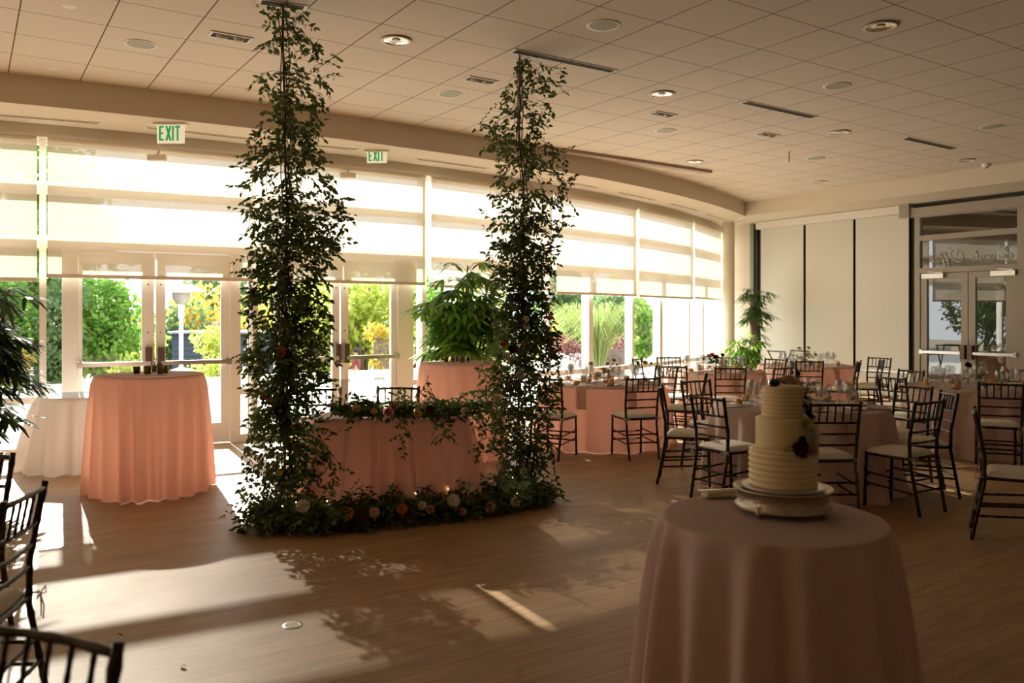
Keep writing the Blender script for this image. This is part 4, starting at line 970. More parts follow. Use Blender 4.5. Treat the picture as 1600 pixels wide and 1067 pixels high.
# ---------------------------------------------------------------- the two leafy columns
def leafy_column(base_lat, base_d, prof, name_lab, seed, flowers, rope_dx=0, n0=215, ztop=CEIL, dens=None, tips=()):
    random.seed(seed)
    bx, by = C(base_lat, base_d)
    r = empty('leafy_column', (bx, by, 0), heading(90), name_lab, 'floral column', 'leafy hanging columns')
    k = base_d/F; cx = 800 + base_lat/k
    ax = sorted((max(.01, EYE-(y-HY)*k), (a-cx)*k, (b-cx)*k, c) for y, a, b, c in prof)     # z, left, right (local metres)
    def ext(z):
        for i in range(len(ax)-1):
            if z <= ax[i+1][0]:
                t = max(0, (z-ax[i][0])/(ax[i+1][0]-ax[i][0])); return [ax[i][j]*(1-t)+ax[i+1][j]*t for j in (1, 2, 3)]
        return ax[-1][1:]
    zlo, zhi = ax[0][0], ax[-1][0]; zhi = min(zhi, CEIL-.05)
    def ctr(z): e = ext(z); return (e[0]+e[1])/2
    m = MB(); zs = [ztop - (ztop-.05)*i/24 for i in range(25)]
    m.tube([(0 if z > zhi-.3 else .4*ctr(z)*min(1, (zhi-.3-z)), 0, z) for z in zs], .009, 6); m.build('rope', M['rope'], r)
    for q in range(3):
        m = MB(); m.tube([(.4*ctr(z)*min(1, max(0, zhi-z)) + .03*math.sin(z*3+q*2+seed), .03*math.cos(z*3.4+q*2), z) for z in [zlo + (zhi-zlo)*i/30 for i in range(31)]], .0045, 5); m.build('vine', M['stem'], r)
    A, B2, Cc, S = MB(), MB(), MB(), MB()
    N = n0
    zz = []
    while len(zz) < N:
        z = random.uniform(max(.05, zlo), zhi); w_ = ext(z)[2]
        if random.random() < w_*(1.0 if z < 2.45 else .5): zz.append(z)
    for i, z in enumerate(zz):
        e = ext(z); a = random.uniform(0, 2*PI)
        for _ in range(3):
            if random.random() < .30 + .7*(.5+.5*math.sin(z*8.5 + a*2.0 + seed*1.7)*math.cos(z*3.1 - a + seed)): break
            a = random.uniform(0, 2*PI); z = min(max(.05, z + random.uniform(-.15, .15)), zhi)
        e = ext(z); side = math.cos(a)
        c = (e[0]+e[1])/2; hw = (e[1]-e[0])/2; depth = hw*.75
        q_ = random.uniform(0, 1)**(.5 if random.random() < .68 else 1.1); rx, ry_ = hw*q_*1.03, depth*q_
        tipx = c + side*rx; tipy = math.sin(a)*ry_
        sx = .4*c*min(1, max(0, zhi-z)); start = Vector((sx + side*.02, 0, z + hw*.25)); end = Vector((tipx, tipy, z - hw*random.uniform(0, .35)))
        v = end-start; L = min(v.length*1.05, .75)
        tgt = random.random(); hang = z < 1.2
        # start partway out for very wide spots so leaves fill the edge
        L = random.uniform(.09, .20); out = Vector((side, math.sin(a), 0))
        dv_ = out*random.uniform(-.2, 1) + Vector((random.uniform(-.6, .6), random.uniform(-.6, .6), random.uniform(-1.0, .6))); dv_.normalize()
        s0 = Vector((tipx, tipy, z)) - dv_*L*.5
        if i % 3 == 0: S.tube([(sx, 0, s0.z + random.uniform(.02, .3)), Vector((sx, 0, s0.z+.08)).lerp(s0, .5), s0], .0016, 3, cap=False)
        sprig((A if tgt < .72 else B2), S, s0, dv_, L, .5, .068, .028, .024)
    for (px, py, dx, dy, L) in tips:      # single sprigs that stick out of the outline
        p = Vector(((px-cx)*k, 0, EYE-(py-HY)*k)); sprig(A, S, p, (dx, random.uniform(-.2, .2), -dy), L*k, .1, .055, .022, .03)
    # wispy fern foliage in the lower half
    for i in range(26):
        z = random.uniform(.1, 1.9); e = ext(z); a = random.uniform(0, 2*PI); L = random.uniform(.12, .26)
        p = Vector(((e[0]+e[1])/2*.6 + math.cos(a)*.06, math.sin(a)*.06, z)); d = Vector((math.cos(a), math.sin(a), random.uniform(-.4, .5))).normalized()
        for t in range(14):
            q = p + d*L*t/14; x = d.cross(Vector((0, 0, 1))).normalized()
            for s in (-1, 1): Cc.leaf(q, d*.6 + x*s, .05*(1-t/20), .004)
    A.build('smilax_foliage', M['leaf'], r); B2.build('pale_foliage', M['leaf2'], r)['label'] = 'paler olive leaves'
    Cc.build('fern_foliage', M['fern'], r)['label'] = 'wispy dark fern fronds'; S.build('twigs', M['stem'], r)
    for kd, mt, px, py, rr, nm in flowers:
        z = EYE-(py-HY)*k; flower(kd, rr, mt, r, ((px-cx)*k, -.14, z), (random.uniform(-.4, .4), -1, random.uniform(.1, .6)), nm)
    return r
# outlines measured as left/right reach per height, with density
PL = [(2, 398, 470, .3), (25, 415, 490, .45), (55, 425, 480, .55), (85, 408, 525, .55), (110, 400, 522, .6), (140, 402, 512, .55), (170, 408, 508, .7), (205, 398, 512, .9), (240, 388, 514, .95), (275, 385, 520, .95),
      (305, 378, 535, 1), (335, 380, 548, 1), (365, 388, 545, .95), (400, 385, 518, 1), (450, 384, 512, 1), (500, 388, 515, 1), (550, 384, 520, 1), (590, 388, 505, .95), (620, 392, 490, .9), (650, 386, 500, .9), (690, 384, 516, .9), (730, 390, 512, .9), (765, 382, 505, .9), (800, 392, 505, .8), (822, 398, 510, .7)]
PR = [(97, 800, 845, .3), (112, 798, 882, .5), (140, 784, 880, .55), (170, 768, 872, .6), (200, 752, 856, .7), (225, 752, 868, .9), (255, 760, 885, .9), (280, 758, 898, .95), (320, 762, 898, .95), (350, 758, 890, .95), (380, 762, 872, .9),
      (420, 768, 862, .95), (460, 775, 866, 1), (500, 770, 868, 1), (540, 772, 875, 1), (580, 745, 880, 1), (620, 738, 872, .95), (660, 752, 868, .9), (700, 762, 868, .9), (740, 768, 850, .8), (765, 775, 845, .7)]
colL = leafy_column((442-800)/F*6.58, 6.58, PL, 'tall hanging column of smilax vines and flowers left of the sweetheart table', 3,
    [('rose', 'coral_p', 447, 551, .05, 'pink_rose'), ('rose', 'white_p', 441, 527, .025, 'cream_bud'), ('rose', 'blush_p', 430, 623, .035, 'rust_rose'), ('dahlia', 'mar_p', 446, 640, .05, 'burgundy_dahlia'), ('rose', 'coral_p', 420, 618, .03, 'rust_rose'),
     ('dahlia', 'mar_p', 462, 695, .035, 'burgundy_dahlia'), ('rose', 'yel_p', 446, 732, .03, 'peach_rose'), ('rose', 'coral_p', 440, 363, .02, 'rust_bud'), ('dahlia', 'mar_p', 452, 484, .03, 'burgundy_dahlia')], n0=1300,
    tips=((430, 548, -1, .05, 66), (400, 330, -1, -.2, 45), (395, 290, -1, -.1, 38), (400, 395, -1, .3, 38), (480, 90, 1, -.05, 50), (425, 30, -.8, -.7, 35), (430, 770, -1, .1, 70), (420, 790, -1, -.1, 58), (500, 330, 1, -.1, 55), (490, 590, 1, .2, 40), (500, 690, 1, -.5, 50)))
colR = leafy_column((812-800)/F*7.86, 7.86, PR, 'tall hanging column of smilax vines and flowers right of the sweetheart table', 4,
    [('anemone', 'white_p', 821, 499, .035, 'white_anemone'), ('anemone', 'white_p', 822, 511, .035, 'white_anemone'), ('dahlia', 'mar_p', 806, 466, .04, 'burgundy_dahlia'), ('rose', 'coral_p', 786, 538, .03, 'coral_rose'), ('rose', 'yel_p', 818, 535, .028, 'yellow_rose'),
     ('rose', 'white_p', 792, 556, .04, 'white_rose'), ('rose', 'white_p', 800, 562, .035, 'white_rose'), ('rose', 'white_p', 812, 585, .04, 'white_rose'), ('rose', 'blush_p', 778, 622, .035, 'blush_rose'), ('dahlia', 'mar_p', 802, 545, .05, 'burgundy_dahlia'),
     ('rose', 'white_p', 811, 667, .035, 'cream_rose'), ('rose', 'coral_p', 858, 497, .025, 'coral_bud'), ('rose', 'white_p', 818, 733, .035, 'white_rose'), ('dahlia', 'mar_p', 808, 600, .04, 'burgundy_dahlia'), ('dahlia', 'mar_p', 804, 430, .025, 'burgundy_dahlia')], n0=1300,
    tips=((850, 105, 1, .0, 30), (860, 240, 1, -.2, 38), (780, 160, -.9, .8, 40), (800, 605, -1, -.1, 65), (790, 660, -1, -.1, 50), (850, 340, 1, .1, 45), (860, 700, .3, 1, 60)))
# ---------------------------------------------------------------- floor garland and table garland
def garland(pts, wid, hgt, n, ls, name, lab, cat, seed, flowers, fairy=0, spread=1.0):
    random.seed(seed); r = empty(name, pts[0], 0, lab, cat); o0 = Vector(pts[0]); P_ = [Vector(p)-o0 for p in pts]
    cum = [0]
    for i in range(len(P_)-1): cum.append(cum[-1] + (P_[i+1]-P_[i]).length)
    def at(s):
        for i in range(len(P_)-1):
            if s <= cum[i+1]: t = (s-cum[i])/(cum[i+1]-cum[i]); return P_[i].lerp(P_[i+1], t), (P_[i+1]-P_[i]).normalized()
        return P_[-1], (P_[-1]-P_[-2]).normalized()
    A, B2, S, Fe = MB(), MB(), MB(), MB()
    m = MB(); m.tube([p + Vector((0, 0, .02)) for p in P_], .012, 6); m.build('stem', M['stem'], r)
    for i in range(n):
        s = random.uniform(0, cum[-1]); c, t = at(s); sd = Vector((-t.y, t.x, 0)); u = random.uniform(-1, 1)
        p = c + sd*u*wid*.35 + Vector((0, 0, random.uniform(.02, hgt*.5)))
        d = sd*u + t*random.uniform(-1, 1)*spread + Vector((0, 0, random.uniform(.05, 1.0)))
        sprig(A if random.random() < .75 else B2, S, p, d, random.uniform(.08, wid*.6), .9, ls, ls*.40, ls*.42)
    for i in range(int(n*.25)):
        s = random.uniform(0, cum[-1]); c, t = at(s); a = random.uniform(0, 2*PI); d = Vector((math.cos(a), math.sin(a), random.uniform(0, .35))).normalized(); L = random.uniform(.12, .25)
        for q in range(12):
            pp = c + Vector((0, 0, .04)) + d*L*q/12; x = d.cross(Vector((0, 0, 1))).normalized()
            for e in (-1, 1): Fe.leaf(pp, d*.6+x*e, .04, .004)
    for mb_ in (A, B2, Fe, S):
        mb_.v = [(a, b, max(c_, .003 - o0.z if name == 'floor_garland' else c_)) for a, b, c_ in mb_.v]
    A.build('foliage', M['leaf'], r); B2.build('pale_foliage', M['leaf2'], r)['label'] = 'paler olive leaves'; Fe.build('fern_foliage', M['fern'], r)['label'] = 'wispy dark fern fronds'; S.build('twigs', M['stem'], r)
    for kd, mt, p, rr, nm in flowers: flower(kd, rr, mt, r, Vector(p)-o0, (random.uniform(-.3, .3)-.4, -1, random.uniform(.3, .9)), nm)
    for i in range(fairy):
        c, t = at(random.uniform(.1, .9)*cum[-1]); m = MB(); m.lathe([(0, -.004), (.004, 0), (0, .004)], 6, c + Vector((random.uniform(-.1, .1), random.uniform(-.1, .1)-.06, random.uniform(.08, hgt*.8)))); m.build('fairy_light', M['fairy'], r)
    return r
def fl(px, py, d): return atd(px, py, d-.34)
gp = [atz(402, 820, 0), atz(470, 828, 0), atz(540, 823, 0), atz(610, 814, 0), atz(680, 807, 0), atz(740, 800, 0), atz(800, 790, 0), atz(842, 782, 0)]
garland(gp, .40, .30, 1100, .064, 'floor_garland', 'long leafy floor garland with flowers and fairy lights joining both columns', 'garland', 12,
    [('dahlia', 'coral_p', fl(543, 803, 6.45), .050, 'coral_dahlia'), ('dahlia', 'mar_p', fl(565, 806, 6.45), .062, 'burgundy_dahlia'), ('rose', 'blush_p', fl(585, 802, 6.5), .042, 'blush_rose'), ('rose', 'coral_p', fl(628, 797, 6.6), .042, 'coral_rose'),
     ('rose', 'pink_p', fl(672, 796, 6.7), .035, 'pink_rose'), ('dahlia', 'white_p', fl(708, 783, 6.75), .055, 'white_dahlia'), ('rose', 'white_p', fl(660, 790, 6.7), .035, 'cream_rose'), ('dahlia', 'pink_p', fl(765, 792, 6.9), .048, 'pink_dahlia'),
     ('rose', 'white_p', fl(735, 760, 7.0), .045, 'white_rose'), ('rose', 'white_p', fl(805, 786, 7.05), .042, 'white_rose'), ('rose', 'white_p', fl(474, 792, 6.4), .05, 'cream_rose'), ('rose', 'coral_p', fl(690, 776, 6.8), .035, 'rust_rose'), ('dahlia', 'mar_p', fl(640, 806, 6.6), .045, 'burgundy_dahlia'), ('rose', 'pink_p', fl(722, 800, 6.7), .03, 'pink_rose')], fairy=16)
def fl(px, py, d): return atd(px, py, d-.16)
tz = .775
tp = [atd(520, 649, 6.82), atd(560, 651, 6.72), atd(610, 652, 6.66), atd(660, 652, 6.66), atd(705, 650, 6.72), atd(735, 640, 6.9)]
for p in tp: p.z = tz
garland(tp, .28, .22, 260, .062, 'table_garland', 'leafy garland with roses lying along the front of the sweetheart table', 'garland', 15,
    [('rose', 'pink_p', fl(606, 646, 6.6), .045, 'pink_rose'), ('rose', 'yel_p', fl(557, 640, 6.65), .035, 'yellow_rose'), ('rose', 'yel_p', fl(652, 648, 6.6), .035, 'yellow_rose'), ('dahlia', 'mar_p', fl(672, 640, 6.65), .04, 'burgundy_dahlia'),
     ('rose', 'white_p', fl(727, 644, 6.75), .035, 'white_rose'), ('rose', 'white_p', fl(654, 636, 6.7), .035, 'cream_rose'), ('rose', 'coral_p', fl(615, 636, 6.7), .03, 'coral_rose'), ('rose', 'yel_p', fl(584, 644, 6.65), .028, 'yellow_rose')])
# long trailing sprigs hanging over the cloth
def trail(pts, lab, n=3):
    A, S = MB(), MB(); o0 = Vector(pts[0]); r = empty('trailing_sprig', o0, 0, lab, 'sprig', 'trailing smilax sprigs')
    for i in range(len(pts)-1):
        a, b = Vector(pts[i])-o0, Vector(pts[i+1])-o0
        sprig(A, S, a, b-a, (b-a).length, .1, .06, .025, .03, jit=.3)
        for q in range(n): sprig(A, S, a.lerp(b, random.random()), Vector((random.uniform(-1, 1), random.uniform(-.6, 0), random.uniform(-1, .2))), .12, .3, .055, .022, .03)
    A.build('foliage', M['leaf'], r); S.build('twigs', M['stem'], r)
random.seed(77)
trail([atd(500, 690, 6.35), atd(525, 725, 6.3), atd(520, 770, 6.28)], 'smilax sprig trailing from the left column over the pink cloth')
trail([atd(625, 655, 6.4), atd(633, 670, 6.3), atd(628, 690, 6.25)], 'short smilax sprig hanging over the middle of the sweetheart cloth', 2)
trail([atd(675, 655, 6.45), atd(690, 668, 6.35), atd(700, 682, 6.3)], 'bushy smilax sprig hanging over the right of the sweetheart cloth')
trail([atd(735, 645, 6.75), atd(755, 665, 6.6), atd(745, 720, 6.5)], 'smilax sprig hanging between sweetheart table and right column')
trail([atd(665, 640, 6.6), atd(660, 610, 6.6), atd(668, 590, 6.6)], 'upright smilax sprig rising from the table garland', 1)
trail([atd(700, 625, 6.9), atd(745, 612, 6.95), atd(780, 610, 7.0)], 'smilax sprig reaching from the right column to the table garland')
# ---------------------------------------------------------------- potted palms
def palm(l, d, zt, spread, n, mt, lab, seed, canes=7, tiers=((.35, 1.0),), ls=.30, pr=.2, lw=.036):
    random.seed(seed); x, y = C(l, d); r = empty('potted_palm', (x, y, 0), 0, lab, 'potted plant', 'potted lady palms')
    m = MB(); m.lathe([(0, 0), (pr*.75, 0), (pr, .36), (pr*1.05, .37), (pr*.95, .37), (pr*.9, .33), (0, .33)], 28); m.build('pot', M['pot'], r)
    tops = []
    for c in range(canes):
        a = random.uniform(0, 2*PI); rr = random.uniform(.02, pr*.6); h = zt*random.uniform(.6, .97); o = random.uniform(.1, .4)*spread
        q = Vector((math.cos(a)*(rr+o), math.sin(a)*(rr+o), h-.12)); m = MB()
        m.tube([(math.cos(a)*rr, math.sin(a)*rr, .3), (math.cos(a)*(rr+o*.3), math.sin(a)*(rr+o*.3), .3+(h-.4)*.5), q], [.018, .015, .010], 7); m.build('cane', M['cane'], r); tops.append((Vector((math.cos(a)*rr, math.sin(a)*rr, .3)), q))
    F_, S = MB(), MB()
    for i in range(n):
        b, q = random.choice(tops); z0, wt = random.choice(tiers); t = random.uniform(z0, 1.0); p = b.lerp(q, t); a = random.uniform(0, 2*PI)
        el = random.uniform(-.15, .9); d_ = Vector((math.cos(a), math.sin(a), el)).normalized(); L = spread*random.uniform(.25, .6)*wt
        e = p + d_*L; e.z -= .04; S.tube([p, p+d_*L*.5 + Vector((0, 0, .03)), e], .003, 4, cap=False)
        up = d_.cross(Vector((-math.sin(a), math.cos(a), 0))).normalized(); x_ = d_.cross(up)
        nl = random.choice((7, 8, 9))
        for k in range(nl):
            g = (k/(nl-1)-.5)*2.5; dd = d_*math.cos(g) + x_*math.sin(g) - Vector((0, 0, .25))
            F_.strap(e, dd, ls*random.uniform(.8, 1.1)*(1-.18*abs(g)), lw, random.uniform(.4, .9))
    F_.v = [(a, b, max(c, .02)) for a, b, c in F_.v]
    F_.build('foliage', M[mt], r); S.build('petioles', M['leaf2'], r)
palm(-.66, 10.85, 2.52, .72, 250, 'palm', 'large potted lady palm behind the tall peach cocktail table', 31, canes=12, tiers=((.55, 1.0), (.8, .9), (.35, .9)), ls=.36, pr=.26, lw=.05)
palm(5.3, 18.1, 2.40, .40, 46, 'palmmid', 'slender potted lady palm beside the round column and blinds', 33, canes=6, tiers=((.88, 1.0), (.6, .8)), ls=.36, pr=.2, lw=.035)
palm(4.85, 17.3, 1.30, .36, 34, 'palm', 'short bright potted palm at the foot of the far slender palm', 34, canes=5, tiers=((.6, 1.0),), ls=.34, pr=.18, lw=.055)
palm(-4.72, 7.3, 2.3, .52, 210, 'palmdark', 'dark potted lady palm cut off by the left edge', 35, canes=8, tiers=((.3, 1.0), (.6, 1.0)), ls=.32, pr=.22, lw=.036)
#__PART4__
# ---------------------------------------------------------------- cake, stand and the linen beside it
random.seed(5)
cl, cd = (1223-800)/F*3.56, 3.56; x, y = C(cl, cd); TZ = .764
r = empty('cake_stand', (x, y, TZ), heading(90), 'ornate round silver cake stand on scroll feet under the white cake', 'cake stand')
m = MB(); m.lathe([(0, .095), (.185, .097), (.203, .106), (.207, .103), (.203, .096), (.190, .088), (.186, .06), (.188, .042), (.198, .030), (.201, .022), (.196, .018), (.18, .020), (0, .03)], 64); m.build('plateau', M['silver'], r)
for i in range(4):
    a = PI/4 + i*PI/2 - .05; m = MB(); c_, s_ = math.cos(a), math.sin(a)
    m.tube([(c_*.178, s_*.178, .03), (c_*.195, s_*.195, .022), (c_*.192, s_*.192, .008), (c_*.180, s_*.180, .0)], [.018, .014, .009, .008], 8); m.tube([(c_*.18-s_*.03, s_*.18+c_*.03, .028), (c_*.19, s_*.19, .018), (c_*.18+s_*.03, s_*.18-c_*.03, .028)], [.005, .010, .005], 6); m.build('foot', M['silver'], r)
for i in range(60):
    pass
m = MB()
for i in range(96):
    a = 2*PI*i/96; z = .05 + .018*math.sin(i*2.1); rr = .187 + .002*math.cos(i)
    c_, s_ = math.cos(a)*rr, math.sin(a)*rr; m.lathe([(0, -.004), (.004, 0), (0, .004)], 5, (c_, s_, z)); m.lathe([(0, -.004), (.0045, 0), (0, .004)], 5, (math.cos(a)*.199, math.sin(a)*.199, .026))
m.build('relief_beading', M['silver'], r)
zc = TZ + .1045
r = empty('wedding_cake', (x, y, zc), heading(90), 'three-tier ivory buttercream cake with ridged tiers and flowers', 'cake')
m = MB(); m.lathe([(0, 0), (.172, 0), (.172, .007), (0, .007)], 48, smooth=False); m.build('cake_board', M['board'], r)
def tier(R0, z0, z1, ridges, off=(0, 0)):
    m = MB(); pr = [(0, z0), (R0-.003, z0)]; n = ridges*6
    for i in range(n+1):
        t = i/n; z = z0 + .003 + (z1-z0-.012)*t; pr.append((R0 + (.0032*math.sin(2*PI*t*ridges) if ridges > 1 else 0), z))
    pr += [(R0-.003, z1-.004), (R0-.010, z1), (0, z1+.001)]; m.lathe(pr, 64, (off[0], off[1], 0)); m.build('tier', M['icing'], r)
tier(.140, .007, .168, 6); tier(.112, .168, .300, 1); tier(.086, .300, .430, 7)
def cf(kd, mt, px, py, dd, rr, nm):
    p = atd(px, py, cd+dd) - Vector((x, y, zc)); p = Matrix.Rotation(-heading(90), 3, 'Z') @ p
    flower(kd, rr*1.2, mt, r, p, (p.x*3, -.45 if dd < -.03 else -.1, .3), nm)
cf('berry', 'navy_p', 1211, 601, -.02, .022, 'dark_berry_bloom'); cf('rose', 'blush_p', 1235, 600, -.03, .034, 'blush_rose'); cf('rose', 'blush_p', 1225, 600, .0, .028, 'blush_rose')
cf('dahlia', 'navy_p', 1254, 635, -.03, .026, 'dark_dahlia'); cf('dahlia', 'navy_p', 1262, 650, -.03, .028, 'dark_dahlia'); cf('rose', 'navy_p', 1255, 622, -.02, .018, 'dark_bud')
cf('rose', 'lime_p', 1258, 664, -.09, .026, 'pale_yellow_rose'); cf('rose', 'white_p', 1268, 676, -.10, .030, 'cream_rose'); cf('rose', 'blush_p', 1266, 703, -.10, .028, 'blush_rose'); cf('rose', 'white_p', 1266, 690, -.11, .028, 'cream_rose')
cf('dahlia', 'mar_p', 1248, 705, -.115, .034, 'burgundy_dahlia'); cf('dahlia', 'navy_p', 1253, 690, -.1, .024, 'dark_dahlia'); cf('anemone', 'lime_p', 1232, 706, -.12, .020, 'small_yellow_bloom')
p = atz(1126, 776, TZ); r = empty('folded_linen', p, heading(90)+.15, 'cream folded linen with cake server left of the silver stand', 'napkin')
m = MB(); m.rbox((0, 0, .012), (.17, .075, .022), .008); m.rbox((.005, 0, .026), (.165, .068, .008), .003); m.build('linen', mat('cream_linen', (.66, .56, .38), .85, var=.05), r)
m = MB(); m.box((-.06, .0, .032), (.10, .02, .003)); m.box((.03, 0, .032), (.09, .012, .006)); m.build('server', M['steel'], r)
# ---------------------------------------------------------------- table settings
def lath(name, prof, mt, n=20): m = MB(); m.lathe(prof, n); return m.build(name, mt)
gobP = [(0, .002), (.036, .001), (.037, .004), (.006, .010), (.0045, .05), (.0045, .085), (.010, .095), (.034, .115), (.044, .145), (.043, .180), (.036, .215)]
winP = [(0, .002), (.034, .001), (.035, .004), (.005, .010), (.004, .06), (.004, .105), (.012, .112), (.032, .130), (.037, .155), (.034, .19), (.030, .225)]
fluP = [(0, .002), (.030, .001), (.031, .004), (.005, .010), (.004, .05), (.004, .09), (.014, .105), (.024, .135), (.026, .17), (.024, .225)]
tumP = [(0, .003), (.030, .002), (.032, .006), (.035, .05), (.036, .095)]
PRO = {}
def proto(key, fn):
    if key not in PRO: PRO[key] = fn(); return PRO[key]
    o = PRO[key]; c = clone(o, None, tree_of(o)); return c
def mk_napkin():
    m = MB(); w_ = .065; vs = []; path = [(-.22, .003), (-.12, .012), (-.02, .004), (.008, -.002), (.016, -.03), (.018, -.12), (.024, -.22), (.028, -.27)]
    for i, (r_, z) in enumerate(path):
        for s in (-1, -.33, .33, 1): vs.append((s*w_*(1+.05*math.sin(i)), r_, z + .004*abs(s)))
    m.add(vs, [(i*4+j, i*4+j+1, i*4+j+5, i*4+j+4) for i in range(7) for j in range(3)], True); return m.build('napkin', M['napkin'])
def mk_roll():
    r = empty('bread_plate'); m = MB(); m.lathe([(0, .004), (.045, .003), (.075, .012), (.076, .014), (.045, .006), (0, .006)], 24); m.build('plate', M['plate'], r); return r
def mk_bread():
    m = MB(); m.lathe([(0, 0), (.028, .002), (.038, .018), (.034, .036), (.018, .047), (0, .05)], 14)
    m.v = [(a*1.25, b, c) for a, b, c in m.v]; return m.build('bread_roll', M['bread'])
def mk_votive():
    r = empty('votive_candle'); m = MB(); m.lathe([(0, .003), (.028, .002), (.033, .07)], 18); m.build('holder', M['votive'], r); m = MB(); m.lathe([(0, .006), (.025, .006), (.026, .035), (0, .035)], 14); m.build('wax', M['candle'], r); return r
def mk_tall():
    r = empty('pillar_candle'); m = MB(); m.lathe([(0, .003), (.042, .002), (.043, .13)], 20); m.build('glass_holder', M['gob'], r); m = MB(); m.lathe([(0, .005), (.034, .005), (.034, .09), (0, .09)], 18); m.build('wax', M['candle'], r); return r
def dname(a):
    return ['right', 'far right', 'far', 'far left', 'left', 'near left', 'near', 'near right'][int(((a % 360)+22.5)//45) % 8]
def put(key, fn, tk, ang, rad, dang, z=.764, lab='', cat='', rz=None, rk=0):
    tl, td = TB[tk][:2]; a = R(ang+dang); x_, y_ = C(tl+math.cos(a)*rad, td+math.sin(a)*rad); o = proto(key, fn)
    o.location = (x_, y_, z); o.rotation_euler = (0, 0, heading(ang+dang) if rz is None else rz)
    tag(o, '%s, %s side of %s' % (lab, dname(ang), TB[tk][4]), cat, '%ss on %s' % (cat, TB[tk][4])); return o
off = {'T1': 18, 'T7': 12, 'T8': 10, 'T9': 8, 'T10': 15}
for tk in TB:
    Rt = TB[tk][2]
    for k in range(8):
        a = k*45 + off[tk]
        put('g', lambda: lath('water_goblet', gobP, M['gob']), tk, a, Rt*.60, -7, lab='round-bowled water goblet', cat='goblet')
        put('w', lambda: lath('wine_glass', winP, M['gob']), tk, a, Rt*.56, 3, lab='tall wine glass', cat='wine glass')
        if k % 2 == 0: put('f', lambda: lath('champagne_flute', fluP, M['gob']), tk, a, Rt*.64, 12, lab='slim champagne flute', cat='champagne flute')
        else: put('t', lambda: lath('tumbler', tumP, M['gob']), tk, a, Rt*.66, 12, lab='short glass tumbler', cat='tumbler')
        put('p', mk_roll, tk, a, Rt*.72, -14, lab='small white bread plate', cat='bread plate')
        put('b', mk_bread, tk, a, Rt*.72, -14, z=.771, lab='golden bread roll', cat='bread roll')
        put('n', mk_napkin, tk, a, Rt-.002, 2, z=.769, lab='draped beige napkin', cat='napkin')
    for k in range(3):
        put('v', mk_votive, tk, k*120+40, .17, 0, lab='small glass votive candle', cat='candle')
    put('pc', mk_tall, tk, 200, .26, 0, lab='cream pillar candle in clear glass', cat='candle')
def vase(l, d, z, h, w_, lab, blooms, n=10, ls=.045, amber=False, hf=.12, seed=1, spread=.14, name='flower_vase'):
    random.seed(seed); x_, y_ = C(l, d); r = empty(name, (x_, y_, z), heading(90), lab, 'vase of flowers', 'centrepieces')
    m = MB(); m.lathe([(0, .004), (w_*.8, .002), (w_, h*.5), (w_*.7, h*.85), (w_*.8, h)], 20); m.build('vase', M['amber'] if amber else M['gob'], r)
    A, S = MB(), MB()
    for i in range(max(4, n)):
        a = random.uniform(0, 2*PI); sprig(A, S, (0, 0, h*.9), (math.cos(a), math.sin(a), random.uniform(.2, 1.4)), random.uniform(.5, 1.1)*spread, .8, ls, ls*.42, ls*.5)
    A.build('greenery', M['leaf'], r); S.build('stems', M['stem'], r)
    for kd, mt, dx, dz, rr, nm in blooms:
        m_ = flower(kd, rr, mt, r, (dx, random.uniform(-.09, .02), h + dz), (dx*2, -.7, .8), nm)
        s = MB(); s.tube([(0, 0, h*.3), (dx*.5, 0, h), (dx, -.02, h+dz)], .0022, 4); s.build('flower_stem', M['stem'], r)
def tv(tk, dl, dd): return TB[tk][0]+dl, TB[tk][1]+dd
l, d = tv('T7', -.02, -.05); vase(l, d, .764, .12, .045, 'bushy centrepiece with cream roses and dark berries behind the cake', [('rose', 'white_p', .02, .04, .03, 'white_rose'), ('rose', 'white_p', .1, .08, .028, 'cream_rose'), ('berry', 'navy_p', .0, .17, .025, 'dark_bloom'), ('rose', 'lime_p', .06, .02, .025, 'yellow_rose'), ('anemone', 'white_p', .14, .0, .03, 'white_anemone'), ('rose', 'lime_p', -.06, .08, .022, 'yellow_bud')], 34, .04, hf=.1, seed=3, spread=.20)
l, d = tv('T9', -.02, -.1); vase(l, d, .764, .14, .05, 'burgundy and blush centrepiece in clear vase on the far window table', [('dahlia', 'mar_p', .02, .06, .05, 'burgundy_dahlia'), ('rose', 'blush_p', -.07, .08, .04, 'blush_rose'), ('rose', 'coral_p', -.02, .1, .035, 'rust_rose'), ('berry', 'navy_p', .12, .1, .035, 'dark_bloom'), ('berry', 'navy_p', -.15, .04, .03, 'dark_bloom'), ('rose', 'yel_p', .13, .03, .035, 'peach_rose')], 24, .05, hf=.1, seed=4, spread=.26)
l, d = tv('T9', .1, -.2); m = MB(); m.rbox((0, 0, .09), (.10, .012, .17), .002); o = m.build('table_card', M['napkin'], None, (*C(l, d), .764), heading(80)); tag(o, 'cream table card standing before the burgundy centrepiece', 'card')
l, d = tv('T1', -.16, -.1); vase(l, d, .764, .10, .022, 'slim glass bud vase holding one blush dahlia, left end of the peach table', [('dahlia', 'blush_p', 0, .14, .034, 'blush_dahlia')], 2, .03, seed=5, spread=.06, name='bud_vase')
l, d = tv('T1', .0, -.16); vase(l, d, .764, .07, .022, 'bud vase holding one coral dahlia on the peach table', [('dahlia', 'coral_p', 0, .10, .034, 'coral_dahlia')], 2, .03, seed=6, spread=.06, name='bud_vase')
l, d = tv('T1', .08, -.02); vase(l, d, .764, .15, .026, 'amber bud vase with green leaves and pale yellow blooms on the peach table', [('rose', 'lime_p', .06, .12, .03, 'pale_yellow_rose'), ('rose', 'lime_p', -.02, .08, .026, 'pale_yellow_rose'), ('rose', 'white_p', .09, .07, .02, 'cream_bud')], 9, .05, amber=True, seed=7, spread=.14, name='bud_vase')
